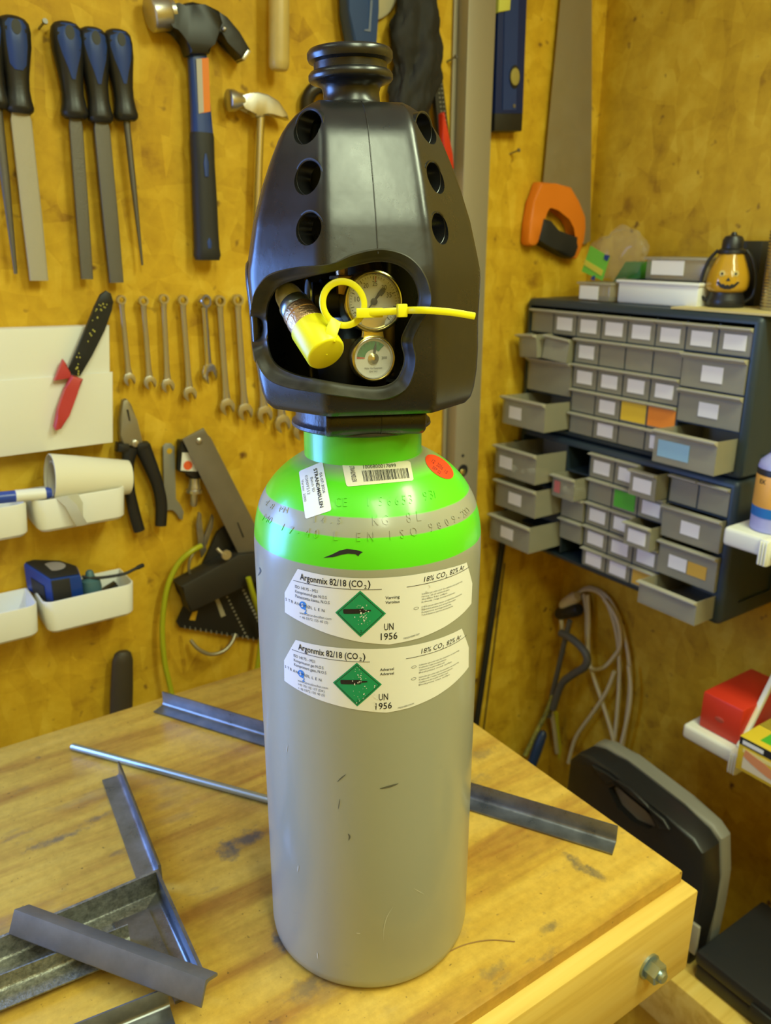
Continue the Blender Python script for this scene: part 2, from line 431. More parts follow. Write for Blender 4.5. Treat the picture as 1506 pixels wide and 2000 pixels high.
def boolean_cut(o, cutter_bm):
    me = bpy.data.meshes.new('cut'); bmesh.ops.recalc_face_normals(cutter_bm, faces=cutter_bm.faces)
    if o.parent: bmesh.ops.translate(cutter_bm, verts=cutter_bm.verts, vec=-offs(o))
    cutter_bm.to_mesh(me); cutter_bm.free()
    c = bpy.data.objects.new('cut', me); COL.objects.link(c)
    c.location = offs(o) if o.parent else (0, 0, 0)
    md = o.modifiers.new('b', 'BOOLEAN'); md.operation = 'DIFFERENCE'; md.solver = 'EXACT'; md.object = c
    bpy.context.view_layer.update()
    dg = bpy.context.evaluated_depsgraph_get()
    nm = bpy.data.meshes.new_from_object(o.evaluated_get(dg))
    o.modifiers.clear(); old = o.data; o.data = nm; nm.name = old.name
    bpy.data.meshes.remove(old); bpy.data.objects.remove(c); bpy.data.meshes.remove(me)
    nm.shade_smooth(); nm.set_sharp_from_angle(angle=math.radians(32))

# ================================================================== ROOM
FLOOR_Z = -0.87
LX, FY = -1.30, -1.75
WX0, WX1, WZ0, WZ1 = -1.22, -0.50, 0.04, 0.82
bm = bmesh.new()
box(bm, (WX1, BACK_Y, FLOOR_Z - .02), (RIGHT_X + .02, BACK_Y + .02, CEIL_Z + .02)); box(bm, (LX - .02, BACK_Y, FLOOR_Z - .02), (WX0, BACK_Y + .02, CEIL_Z + .02))
box(bm, (WX0, BACK_Y, FLOOR_Z - .02), (WX1, BACK_Y + .02, WZ0)); box(bm, (WX0, BACK_Y, WZ1), (WX1, BACK_Y + .02, CEIL_Z + .02))
structure(obj('wall_back', bm, OSB))
structure(obj('wall_right', boxo((RIGHT_X, FY - .02, FLOOR_Z - .02), (RIGHT_X + .02, BACK_Y, CEIL_Z + .02)), OSB_R))
structure(obj('wall_left', boxo((LX - .02, FY - .02, FLOOR_Z - .02), (LX, BACK_Y, CEIL_Z + .02)), OSB))
wf = bmesh.new()
for a, b_ in (((WX0, BACK_Y - .01, WZ0), (WX0 + .03, BACK_Y + .02, WZ1)), ((WX1 - .03, BACK_Y - .01, WZ0), (WX1, BACK_Y + .02, WZ1)), ((WX0 + .03, BACK_Y - .01, WZ0), (WX1 - .03, BACK_Y + .02, WZ0 + .03)), ((WX0 + .03, BACK_Y - .01, WZ1 - .03), (WX1 - .03, BACK_Y + .02, WZ1))):
    box(wf, a, b_)
structure(obj('window_1', wf, WHITEP))
structure(obj('wall_front', boxo((LX - .02, FY - .02, FLOOR_Z - .02), (RIGHT_X, FY, CEIL_Z + .02)), OSB))
structure(obj('floor', boxo((LX - .02, FY - .02, FLOOR_Z - .02), (RIGHT_X + .02, BACK_Y + .02, FLOOR_Z)), mat('grey_floor', (0.30, 0.26, 0.2), 0.7, var=0.2, vscale=8)))
structure(obj('ceiling', boxo((LX - .02, FY - .02, CEIL_Z), (RIGHT_X + .02, BACK_Y + .02, CEIL_Z + .02)), mat('ceiling_white', (0.72, 0.68, 0.55), 0.7)))
for nm, cx, cy, sx, sy, lb in (('ceiling_light', 0.46, -0.68, 0.24, 0.95, 'long white ceiling light above the right end of the bench'), ('ceiling_light', -0.25, -0.95, 0.26, 1.14, 'long white ceiling light slanting above the camera'), ('ceiling_light', -0.78, 0.10, 0.16, 0.55, 'short white ceiling light near the window')):
    t = thing(nm, lb, 'lamp', (cx, cy, CEIL_Z))
    hs_ = obj('housing', boxo((cx - sx / 2, cy - sy / 2, CEIL_Z - .06), (cx + sx / 2, cy + sy / 2, CEIL_Z), .008), WHITEP, t)
    if 'slanting' in lb: t.rotation_euler.z = -math.atan2(0.268, 0.97)

# ================================================================== WORKBENCH
t = thing('workbench', 'stained wooden workbench the grey gas cylinder stands on', 'workbench', (0, 0.15, FLOOR_Z))
obj('bench_top', boxo((-0.95, -0.129, -0.024), (0.273, 0.452, 0), .0025), TABLE, t)
obj('apron', boxo((-0.95, -0.1452, -0.108), (0.276, -0.1015, -0.0125), .002), PINE, t)
obj('apron', boxo((0.225, -0.1005, -0.115), (0.262, 0.43, -0.0245), .002), PINE, t)
for lx, ly in ((0.148, -0.1), (0.148, 0.36), (-0.9, -0.1), (-0.9, 0.36)):
    obj('leg', boxo((lx, ly, FLOOR_Z), (lx + .07, ly + .07, -0.0245), .003), PINE, t)
bc = V((0.211, -0.1452, -0.064))
bo = obj('bolt', lathe(bmesh.new(), [(0.0, 0), (.0125, 0), (.0125, .0022), (.0118, .0022)], bc, (0, -1, 0), 28), ZINC, t)
obj('hex_nut', lathe(bmesh.new(), [(.0098, .0022), (.0105, .003), (.0105, .0125), (.0092, .0138)], bc, (0, -1, 0), 6, up=(.3, 0, 1)), ZINC, bo)
obj('stud_end', lathe(bmesh.new(), [(.0056, .0135), (.0056, .0165), (.0045, .0178)], bc, (0, -1, 0), 18), ZINC, bo)

# ================================================================== GAS CYLINDER
PHI0 = math.radians(-123.317)          # direction from the cylinder's axis towards the camera
TC = V((math.cos(PHI0), math.sin(PHI0), 0))
def cyl_pt(s, z, r): # s metres round the skin to the right of the side that faces the camera
    a = PHI0 + s / 0.085
    return V((r * math.cos(a), r * math.sin(a), z))

def paint_material():
    m = bpy.data.materials.new('cylinder_paint'); m.use_nodes = True
    nt = m.node_tree; b = nt.nodes['Principled BSDF']; L = nt.links.new; N = nt.nodes.new
    tc = N('ShaderNodeTexCoord'); sp = N('ShaderNodeSeparateXYZ'); L(tc.outputs['Object'], sp.inputs[0])
    n = N('ShaderNodeTexNoise'); n.inputs['Scale'].default_value = 40; n.inputs['Detail'].default_value = 5; L(tc.outputs['Object'], n.inputs['Vector'])
    z = N('ShaderNodeMath'); z.operation = 'MULTIPLY_ADD'; z.inputs[1].default_value = 0.0012; L(n.outputs['Fac'], z.inputs[0]); L(sp.outputs[2], z.inputs[2])
    mr = N('ShaderNodeMapRange'); mr.inputs[1].default_value = 0.34; mr.inputs[2].default_value = 0.44; L(z.outputs[0], mr.inputs[0])
    r = N('ShaderNodeValToRGB'); r.color_ramp.interpolation = 'LINEAR'; e = r.color_ramp.elements
    G = (0.105, 0.66, 0.014, 1); Y = (0.33, 0.33, 0.25, 1); M = (0.25, 0.42, 0.14, 1)
    def p(zz): return (zz - 0.34) / 0.1
    e[0].position = 0; e[0].color = Y; e[1].position = 1; e[1].color = G
    for zz, c in ((.3640, Y), (.3645, G), (.3848, G), (.3854, Y), (.3966, Y), (.3974, G), (.4150, G), (.4205, M), (.4238, Y), (.4243, G)):
        q = e.new(p(zz)); q.color = c
    L(mr.outputs[0], r.inputs[0])
    # grey overspray and scuffs on the body
    n2 = N('ShaderNodeTexNoise'); n2.inputs['Scale'].default_value = 55; n2.inputs['Detail'].default_value = 6; L(tc.outputs['Object'], n2.inputs['Vector'])
    k = N('ShaderNodeMapRange'); k.inputs[1].default_value = 0.70; k.inputs[2].default_value = 0.76; k.inputs[4].default_value = 0.55; L(n2.outputs['Fac'], k.inputs[0])
    mx = N('ShaderNodeMix'); mx.data_type = 'RGBA'; mx.inputs[7].default_value = (0.26, 0.26, 0.22, 1)
    L(k.outputs[0], mx.inputs[0]); L(r.outputs[0], mx.inputs[6]); L(mx.outputs[2], b.inputs['Base Color'])
    b.inputs['Roughness'].default_value = 0.30; b.inputs['Specular IOR Level'].default_value = 0.5; b.inputs['Coat Weight'].default_value = 0.25; b.inputs['Coat Roughness'].default_value = 0.12
    n3 = N('ShaderNodeTexNoise'); n3.inputs['Scale'].default_value = 60; n3.inputs['Detail'].default_value = 2; L(tc.outputs['Object'], n3.inputs['Vector'])
    bp = N('ShaderNodeBump'); bp.inputs['Strength'].default_value = 0.12; bp.inputs['Distance'].default_value = 0.001
    L(n3.outputs['Fac'], bp.inputs['Height']); L(bp.outputs[0], b.inputs['Normal'])
    return m
PAINT = paint_material()
cyl = thing('gas_cylinder', 'grey gas cylinder with bright green shoulder standing on the workbench', 'gas cylinder', (0, 0, 0))
PROF = [(0.0, 0.004), (.066, 0.004), (.0725, 0.0), (.0775, 0.0), (.0815, .002), (.0842, .0065), (.085, .013), (.085, .15), (.085, .30), (.085, .352),
        (.0847, .362), (.0838, .3705), (.0824, .378), (.0801, .3858), (.0772, .3922), (.0730, .3990), (.0682, .4050), (.0625, .4105), (.0560, .4155), (.0490, .4198), (.0425, .4228), (.030, .426)]
def lathe_smooth(prof, k=4):
    pts = smooth_path([V((r, z, 0)) for r, z in prof], k)
    return [(max(p.x, 0), p.y) for p in pts]
body = obj('body', lathe(bmesh.new(), PROF[:9] + lathe_smooth(PROF[9:], 4), (0, 0, 0), (0, 0, 1), 128, up=(1, 0, 0)), PAINT, cyl, angle=50)
NECK = -RIGHT.normalized() * 0.0033; NECK.z = 0
obj('neck_ring', lathe(bmesh.new(), [(.040, .418), (.0426, .4185), (.0426, .4425), (.0420, .4438), (.038, .4438)], NECK, (0, 0, 1), 72, up=(1, 0, 0)), mat('green_ring', (0.10, 0.62, 0.022), 0.30, coat=0.2), cyl)
BODY = bvh_of(body)
def on_body(px, py, eps=0.0003):
    d = ray(px, py); h = BODY.ray_cast(CAM, d)
    if h[0] is None: return CAM + d * 0.55
    n = h[1] if h[1].dot(d) < 0 else -h[1]
    return h[0] + n * eps

# main labels -------------------------------------------------------
def wrap(eps):
    return lambda x, y: cyl_pt(x / 1000, y / 1000, 0.085 + eps)
def label_sheet(poly, dz):
    bm = bmesh.new(); add_poly(bm, [(x, y + dz) for x, y in poly]); cut_strips(bm, 3.0)
    return orient(bm, wrap(0.00025))
def ink(build, eps=0.00045, step=2.0):
    bm = bmesh.new(); build(bm); cut_strips(bm, step); return orient(bm, wrap(eps))
GREENDIA = mat('green_print', (0.008, 0.30, 0.12), 0.45)
BLUEDOT = mat('blue_print', (0.04, 0.24, 0.72), 0.45)
def main_label(poly, dx, dz, lines, sig, code, cut, lb):
    """gas label: sheet, black lettering, diamond, blue emblem, all flat print on the label; mm round the skin and mm up"""
    sh = obj('hazard_label', label_sheet(poly, 0), PAPER, cyl, label=lb)
    def blk(bm):
        add_text(bm, 'Argonmix 82/18 (CO', -48 + dx, 352 + dz, wdt=44.5, hgt=4.6, bold=.012); add_text(bm, '2', -2.6 + dx, 350.8 + dz, hgt=2.6, bold=.01); add_text(bm, ')', -.3 + dx, 352 + dz, hgt=4.6, bold=.012)
        add_text(bm, '18% CO', 38.5 + dx * .3, 351.6 + dz, wdt=17.5, hgt=3.7, shear=.12); add_text(bm, '2', 56.5 + dx * .3, 350.5 + dz, hgt=2.2, shear=.12); add_text(bm, '82% Ar', 60.5 + dx * .3, 351.3 + dz, wdt=16.0, hgt=3.6, shear=.12, rot=-.02)
        add_rect(bm, -54 + dx, 349.9 + dz, 9 + cut, 350.25 + dz); add_rect(bm, 26, 349.9 + dz, 84, 350.25 + dz)
        for i, s in enumerate(lines[:3]): add_text(bm, s, -52.5 + dx, 344.9 + dz - 3.5 * i, wdt=(18, 24.5, 26.5)[i], hgt=2.2)
        add_text(bm, 'UN', 10.6 + dx, 320.0 + dz, wdt=6.4, hgt=5.0, bold=.006); add_text(bm, '1956', 8.3 + dx, 312.9 + dz, wdt=11.4, hgt=5.0, bold=.006)
        for i, s in enumerate(sig): add_text(bm, s, 11.4 + dx, 342.8 + dz - 3.4 * i, wdt=9.6, hgt=2.0, bold=.01)
        for i, ch in enumerate('STRANDMØLLEN'): add_text(bm, ch, -62 + dx + i * 2.75, 332.9 + dz - .12 * i, hgt=2.1)
    obj('lettering', ink(blk), INK, sh)
    def gry(bm):
        for i, s in enumerate(lines[3:]): add_text(bm, s, -49.5 + dx, 326.4 + dz - 3.1 * i, wdt=(24.5, 22, 22)[i], hgt=1.9)
        add_text(bm, code, 24 + dx, 311.6 + dz, wdt=12, hgt=1.3, rot=.13)
        small = ['Innehåller gas under tryck. Kan explodera vid uppvärmning.', 'Förvaras på väl ventilerad plats.', 'Skyddas från solljus.', 'Kvävande i höga koncentrationer.']
        small2 = ['Sisältää paineen alaista kaasua; voi räjähtää kuumennettaessa.', 'Säilytettävä paikassa, jossa on hyvä ilmanvaihto.', 'Suojattava auringonvalolta.', 'Tukahduttava suurina pitoisuuksina.']
        if dz < -20:
            small = ['Indeholder gas under tryk. Kan eksplodere ved opvarmning.', 'Kvælende i høje koncentrationer.', 'Opbevares på et godt ventileret sted.', 'Beskyttes mod sollys.']
            small2 = ['Inneholder gass under trykk. Kan eksplodere ved oppvarming.', 'Kvelende i høye konsentrasjoner.', 'Oppbevares på et godt ventilert sted.', 'Beskyttes mot sollys.']
        for i, s in enumerate(small): add_text(bm, s, 37 + dx * .3, 342.6 + dz - 2.0 * i, wdt=(38, 24, 22, 30)[i], hgt=1.15, rot=-.02)
        for i, s in enumerate(small2): add_text(bm, s, 37 + dx * .3, 333 + dz - 2.0 * i, wdt=(38, 31, 26, 28)[i], hgt=1.15, rot=-.02)
    sl_ = obj('small_lettering', ink(gry), GREYINK, sh); sl_['kind'] = 'stuff'
    def ovals(bm):
        for y in ((333.4,) if dz > -20 else (342.6, 333.4)):
            q = [(33 + dx * .3 + 1.9 * math.cos(a), y + dz + 1.0 * math.sin(a)) for a in [k * math.pi / 10 for k in range(20)]]
            p = [(33 + dx * .3 + 1.6 * math.cos(a), y + dz + .75 * math.sin(a)) for a in [k * math.pi / 10 for k in range(20)]]
            for k in range(20): add_poly(bm, [q[k], q[(k + 1) % 20], p[(k + 1) % 20], p[k]])
    obj('country_mark', ink(ovals), GREYINK, sh)
    cx, cz, h = -5.2 + dx * .75, 332.4 + dz, 17.0
    obj('gas_diamond', ink(lambda bm: add_poly(bm, [(cx - h, cz), (cx, cz - h), (cx + h, cz), (cx, cz + h)]), .0004), GREENDIA, sh)
    def dia(bm):
        for q0, q1 in ((h - 1.5, h - 2.0),):
            P = [(-1, 0), (0, -1), (1, 0), (0, 1)]
            for k in range(4):
                a, b_ = P[k], P[(k + 1) % 4]
                add_poly(bm, [(cx + a[0] * q0, cz + a[1] * q0), (cx + b_[0] * q0, cz + b_[1] * q0), (cx + b_[0] * q1, cz + b_[1] * q1), (cx + a[0] * q1, cz + a[1] * q1)])
        ca, sa = math.cos(.07), math.sin(.07)
        pts = [(-11.5, -1.2), (-10.8, -1.7), (2.0, -1.7), (3.2, -.7), (7, -.5), (7, .5), (3.2, .7), (2.0, 1.7), (-10.8, 1.7), (-11.5, 1.2)]
        add_poly(bm, [(cx + (x * ca - y * sa), cz + 2.2 + (x * sa + y * ca)) for x, y in pts])
        add_text(bm, '2', cx - .2, cz - 13.6, hgt=1.9)
    obj('cylinder_pictogram', ink(dia, .0006), INK, sh)
    def emb(bm):
        x, y = -46.2 + dx, 333.4 + dz
        add_poly(bm, [(x + 2.9 * math.cos(k * math.pi / 12), y + 2.9 * math.sin(k * math.pi / 12)) for k in range(24)])
        add_text(bm, '2', x + .6, y - 5.6, hgt=3.3, bold=.03)
    obj('emblem', ink(emb, .00042), BLUEDOT, sh)
    obj('emblem_print', ink(lambda bm: add_text(bm, 'S', -47.6 + dx, 332.2 + dz, hgt=2.7, bold=.02), .00062), PAPER, sh)
    # worn spots where the print is scraped off
    rnd = random.Random(int(-dz) + 3)
    def wear(bm):
        for k in range(46):
            x, y = cx + 2 + rnd.gauss(0, 2.6), cz + rnd.uniform(-15, 15) * (1 if dz < -20 else .5)
            r_ = rnd.uniform(.12, .55) * (1.5 if k % 9 == 0 else 1)
            add_poly(bm, [(x + r_ * rnd.uniform(.5, 1.2) * math.cos(a), y + r_ * rnd.uniform(.5, 1.3) * math.sin(a)) for a in (0, 1.1, 2.2, 3.3, 4.4, 5.4)])
        for k in range(14):
            x, y = (40, 348) if dz > -20 else (4.2, 330); x += rnd.gauss(0, 1.2); y += dz + rnd.uniform(-18, 4); add_rect(bm, x, y, x + rnd.uniform(.2, .8), y + rnd.uniform(.4, 1.6))
    ww = obj('worn_spots', ink(wear, .0008), PAPER, sh); ww['kind'] = 'stuff'
P1 = [(-49.7, 359.3), (-30, 358.5), (-9.8, 358.1), (15, 358.2), (39.3, 358.0), (60, 356.6), (80.2, 354.6), (91.0, 334.6), (90.8, 319), (78.3, 316.7), (57, 313.2), (36.2, 310.4), (14.0, 309.0), (-6.8, 311.8), (-28, 315.8), (-47.8, 320.2), (-63.4, 323.4), (-62.8, 338.4)]
P2 = [(-53.8, 305.2), (-30, 306.0), (-6.8, 306.5), (14, 306.1), (44.5, 305.9), (62, 305.6), (76.6, 304.9), (89, 284.2), (90.2, 267.5), (78, 265.6), (52, 260.8), (29.2, 257.5), (12.4, 256.3), (-7.2, 259.0), (-37.1, 263.3), (-67.0, 268.2), (-66.4, 284.8)]
main_label(P1, 0, 0, ['ISO 14175 - M21', 'Komprimerad gas N.O.S', 'Paineistettu kaasu, N.O.S', 'www.strandmollen.com', '+ 46 0372 155 40 (S)'], ['Varning', 'Varoitus'], '7950240801S/F', 0, 'upper white hazard label with green diamond')
main_label(P2, -3.6, -53.4, ['ISO 14175 - M21', 'Komprimeret gas N.O.S', 'Komprimert gass, N.O.S', 'www.strandmollen.com', '+45 701 02 107 (DK)', '+ 46 0372 155 40 (S)'], ['Advarsel', 'Advarsel'], '7950240801DK/N', -8, 'lower white hazard label with scraped green diamond')

# shoulder stickers --------------------------------------------------
def bilinear(quad, eps):
    (a, b_, c, d) = quad   # px corners: uv 00, 10, 11, 01
    def fn(u, v):
        x = a[0] * (1 - u) * (1 - v) + b_[0] * u * (1 - v) + c[0] * u * v + d[0] * (1 - u) * v
        y = a[1] * (1 - u) * (1 - v) + b_[1] * u * (1 - v) + c[1] * u * v + d[1] * (1 - u) * v
        return on_body(x, y, eps)
    return fn
def decal(name, quad, build, m, eps, parent, n=0.09, **k):
    bm = bmesh.new(); build(bm); cut_strips(bm, n, (0, 1)); return obj(name, orient(bm, bilinear(quad, eps)), m, parent, **k)
def round_rect(bm, r=.05, asp=1.0):
    q = []
    for cx, cy, a0 in ((1 - r, r * asp, -90), (1 - r, 1 - r * asp, 0), (r, 1 - r * asp, 90), (r, r * asp, 180)):
        for k in range(5):
            a = math.radians(a0 + 22.5 * k); q.append((cx + r * math.cos(a), cy + r * asp * math.sin(a)))
    add_poly(bm, q)
# white sticker, text runs downwards: u runs from the top to the bottom of the picture
Q1 = [(584, 921), (597, 1014), (648, 997), (630, 902)]
st = decal('batch_sticker', Q1, lambda bm: round_rect(bm, .04, 2.0), PAPER, .0003, cyl, label='white printed sticker set sideways on the green shoulder')
def t1(bm):
    add_text(bm, 'STRANDMØLLEN', .08, .60, wdt=.80, hgt=.13, bold=.02)
    add_text(bm, '03-07-2026', .20, .80, wdt=.42, hgt=.10)
def t1b(bm):
    add_text(bm, 'Batch ID', .22, .42, wdt=.30, hgt=.10); add_text(bm, '02009212', .14, .22, wdt=.40, hgt=.10); add_text(bm, 'Varenr. 2000', .20, .05, wdt=.45, hgt=.09)
decal('lettering', Q1, t1, INK, .0005, st); decal('small_lettering', Q1, t1b, GREYINK, .0005, st)
Q2 = [(677, 951), (808, 939), (801, 901), (668, 906)]
OLDPAPER = mat('yellowed_paper', (0.74, 0.68, 0.52), 0.55)
st = decal('barcode_sticker', Q2, lambda bm: round_rect(bm, .04, 2.6), OLDPAPER, .0003, cyl, label='yellowed sticker with a black barcode on the shoulder')
def bars(bm):
    rnd = random.Random(5); x = .27
    while x < .93:
        wv = rnd.choice((.005, .005, .009, .013)); add_rect(bm, x, .14, x + wv, .64); x += wv + rnd.choice((.005, .006, .009, .012))
    add_text(bm, '1000800017899', .30, .72, wdt=.48, hgt=.17)
    add_text(bm, 'STRANDMØLLEN', .10, .86, wdt=.68, hgt=.07, rot=-math.pi / 2)
bm = bmesh.new(); bars(bm)
for v in bm.verts: pass
cut_strips(bm, .09, (0, 1)); obj('lettering', orient(bm, bilinear(Q2, .0005)), INK, st)
Q3 = [(823, 905), (875, 945), (893, 919), (841, 879)]
st = decal('red_sticker', Q3, lambda bm: add_poly(bm, [(.5 + .5 * math.cos(k * math.pi / 16), .5 + .5 * math.sin(k * math.pi / 16)) for k in range(32)]), mat('fluorescent_red', (0.86, 0.06, 0.01), 0.5), .0003, cyl, label='fluorescent red oval sticker')
decal('lettering', Q3, lambda bm: (add_text(bm, '2006', .40, .42, wdt=.22, hgt=.22), add_text(bm, '12', .22, .42, wdt=.10, hgt=.2), add_text(bm, 'SEP 02', .34, .14, wdt=.3, hgt=.17), add_text(bm, '15', .70, .40, wdt=.10, hgt=.18)), mat('dark_red_ink', (0.16, 0.02, 0.01), .6), .0005, st)
# stamped characters in the painted shoulder (same paint, slightly raised edges)
def stamped(bm, s, pts, h, sp=1.0):
    """characters standing one after another along a pixel path on the shoulder"""
    P = smooth_path([V((x, y, 0)) for x, y in pts], 12); n = len(s)
    for i, ch in enumerate(s):
        if ch == ' ': continue
        f = (i / max(n - 1, 1)) * (len(P) - 1); k = min(int(f), len(P) - 2); p = P[k].lerp(P[k + 1], f - k); d = (P[k + 1] - P[k]).normalized()
        tb = bmesh.new(); add_text(tb, ch, 0, 0, hgt=1, bold=-.008); 
        for v in tb.verts: v.co = V((v.co.x * .8, v.co.y, 0))
        front = tb.faces[:]
        cut_strips(tb, .5, (0, 1))
        g = bmesh.ops.extrude_face_region(tb, geom=tb.faces[:])
        top = {v for v in g['geom'] if isinstance(v, bmesh.types.BMVert)}
        hh = h * (1 if abs(p.x - 715) < 130 else .8)
        for v in tb.verts:
            e = .00045 if v in top else -.0003
            q = p + d * (v.co.x * hh * .9) + V((d.y, -d.x, 0)) * (v.co.y * hh)
            v.co = on_body(q.x, q.y, e)
        me = bpy.data.meshes.new('t'); tb.to_mesh(me); tb.free(); bm.from_mesh(me); bpy.data.meshes.remove(me)
bm = bmesh.new()
stamped(bm, '4.8 MN', [(516, 984), (530, 995), (553, 1001)], 15)
stamped(bm, 'CE 156653 931', [(655, 990), (740, 988), (800, 984), (850, 973)], 18)
stamped(bm, '14.5', [(614, 1020), (660, 1023)], 13)
stamped(bm, 'KG 8L', [(728, 1026), (770, 1024), (815, 1018)], 20)
stamped(bm, 'M0 17-40 L EN ISO 9809-2020', [(512, 1016), (560, 1040), (620, 1052), (700, 1057), (780, 1052), (850, 1036), (900, 1014), (914, 1004)], 18)
s_ = obj('stamped_lettering', bm, PAINT, cyl, angle=30); s_['kind'] = 'stuff'
# black scrape on the green band
SCR = [(632, 1089), (650, 1088), (668, 1083), (680, 1081), (694, 1082), (700, 1086), (704, 1081), (709, 1078), (696, 1074), (678, 1072), (664, 1075), (648, 1083)]
bm = bmesh.new(); f = bm.faces.new([bm.verts.new((x, y, 0)) for x, y in SCR]); bmesh.ops.triangulate(bm, faces=[f]); cut_strips(bm, 6, (0, 1))
obj('paint_scrape', orient(bm, lambda x, y: on_body(x, y, .0003)), INK, cyl, label='black scrape in the green paint')

# small chips and scratches on the grey body
def streak(px, wid):
    P = smooth_path([V((x, y, 0)) for x, y in px], 5); bm = bmesh.new(); A_ = []; n = len(P)
    for i, p in enumerate(P):
        d = (P[min(i + 1, n - 1)] - P[max(i - 1, 0)]).normalized(); q = V((d.y, -d.x, 0)) * (wid * math.sin(math.pi * (i + .6) / (n + .2)))
        A_.append((bm.verts.new(on_body(p.x + q.x, p.y + q.y, .00025)), bm.verts.new(on_body(p.x - q.x, p.y - q.y, .00025))))
    for a, b_ in zip(A_, A_[1:]): bm.faces.new((a[0], a[1], b_[1], b_[0]))
    return bm
DIRT, PALE = mat('dark_scuff', (0.10, 0.10, 0.075), .6), mat('pale_scratch', (0.52, 0.52, 0.44), .5)
for px, wid in (([(659, 1527), (667, 1519), (676, 1512)], 1.1), ([(680, 1628), (683, 1634), (681, 1641)], 1.6), ([(742, 1540), (760, 1536), (778, 1530)], 2.0), ([(507, 1108), (509, 1116), (504, 1124)], 1.4), ([(664, 1560), (661, 1580)], .8)):
    obj('scuff', streak(px, wid), DIRT, cyl)
for px, wid in (([(768, 1770), (756, 1790), (750, 1812), (748, 1840)], .7), ([(583, 1690), (582, 1702)], 1.2), ([(620, 1860), (621, 1872)], 1.2), ([(696, 1822), (704, 1823)], 1.0), ([(562, 1455), (560, 1470)], .7), ([(808, 1735), (828, 1746)], .7)):
    obj('scratch', streak(px, wid), PALE, cyl)

# ================================================================== VALVE GUARD
DELTA = math.radians(9.0)
PF = PHI0 + DELTA
FD = V((math.cos(PF), math.sin(PF), 0)); UD = V((math.cos(PF + math.pi / 2), math.sin(PF + math.pi / 2), 0))
LEAN = -V((RIGHT.x, RIGHT.y, 0)).normalized()
def axis_at(z): return LEAN * (0.0022 + max(0, z - 0.46) * 0.024) + V((0, 0, z))
guard = thing('valve_guard', 'black plastic valve guard with round holes on top of the cylinder', 'guard', (0, 0, 0.4440))
HW = [(.4625, .0700), (.4660, .0735), (.4720, .0758), (.4850, .0778), (.5000, .0785), (.5185, .0782), (.5350, .0792), (.5480, .0795), (.5600, .0768), (.5800, .0722), (.6000, .0655), (.6177, .0582), (.6315, .0515), (.6385, .0455), (.6440, .0385), (.6468, .0335), (.6487, .0290)]
def interp(tab, z):
    if z <= tab[0][0]: return tab[0][1]
    for (a, b_), (c, d) in zip(tab, tab[1:]):
        if z <= c: return b_ + (d - b_) * (z - a) / (c - a)
    return tab[-1][1]
FT = [(.4625, .0335), (.56, .0335), (.60, .0300), (.640, .0262), (.6487, .0250)]
NP = 192
def section(z, inset=0.0):
    hw = interp(HW, z); F = interp(FT, z); W_ = max((hw - .156 * F) / .988 + .0008, F * .92 + .002) - inset; F2 = F - inset * .45
    P = [(F2, W_), (-F2, W_), (-W_, F2), (-W_, -F2), (-F2, -W_), (F2, -W_), (W_, -F2), (W_, F2)]   # (u, front)
    pts = []
    per = NP // 8
    for k in range(8):
        a, b_ = P[k], P[(k + 1) % 8]
        for j in range(per): t_ = j / per; pts.append((a[0] + (b_[0] - a[0]) * t_, a[1] + (b_[1] - a[1]) * t_))
    for it in range(1):
        q = []
        for i in range(NP): 
            q.append(tuple(sum(pts[(i + s) % NP][c] * wv for s, wv in ((-2, .12), (-1, .22), (0, .32), (1, .22), (2, .12))) for c in (0, 1)))
        pts = q
    A = axis_at(z)
    return [A + UD * u + FD * v for u, v in pts]
bm = bmesh.new()
zs = [.4625, .464, .466, .469, .473, .479] + [.485 + .005 * i for i in range(32)] + [.6425, .6440, .6455, .6468, .6480, .6487]
outer = [[bm.verts.new(p) for p in section(z)] for z in zs]
zin = [z for z in zs if z < .6430]
inner = [[bm.verts.new(p) for p in section(z, .006)] for z in zin]
skin_rings(bm, outer, cap=False); skin_rings(bm, inner, cap=False)
for i in range(NP): bm.faces.new((outer[0][i], inner[0][i], inner[0][(i + 1) % NP], outer[0][(i + 1) % NP]))
bm.faces.new(outer[-1]); bm.faces.new(inner[-1][::-1])
shell = obj('shell', bm, GUARD, guard, angle=32)
SH = bvh_of(shell)
def on_shell(px, py, eps=0.0):
    d = ray(px, py); h = SH.ray_cast(CAM, d)
    if h[0] is None: return None, None
    n = h[1] if h[1].dot(d) < 0 else -h[1]
    return h[0] + n * eps, n
OUT = [(494, 640), (495, 600), (503, 566), (528, 538), (580, 524), (645, 517), (690, 498), (742, 488), (790, 499), (822, 527), (838, 565), (838, 600), (818, 636), (806, 666), (811, 702), (804, 738), (786, 764), (745, 779), (690, 775), (620, 765), (560, 754), (522, 735), (502, 695)]
INN = [(522, 640), (523, 605), (532, 578), (552, 556), (596, 543), (650, 531), (700, 518), (745, 511), (783, 521), (806, 544), (816, 574), (813, 600), (796, 632), (783, 664), (789, 698), (783, 724), (770, 744), (742, 755), (698, 753), (636, 743), (578, 730), (542, 712), (527, 684)]
def px_path(P, k=6): return [(p.x, p.y) for p in smooth_path([V((x, y, 0)) for x, y in P], k, closed=True)]
OUTP, INNP = px_path(OUT), px_path(INN)
o3 = [on_shell(x, y)[0] for x, y in OUTP]
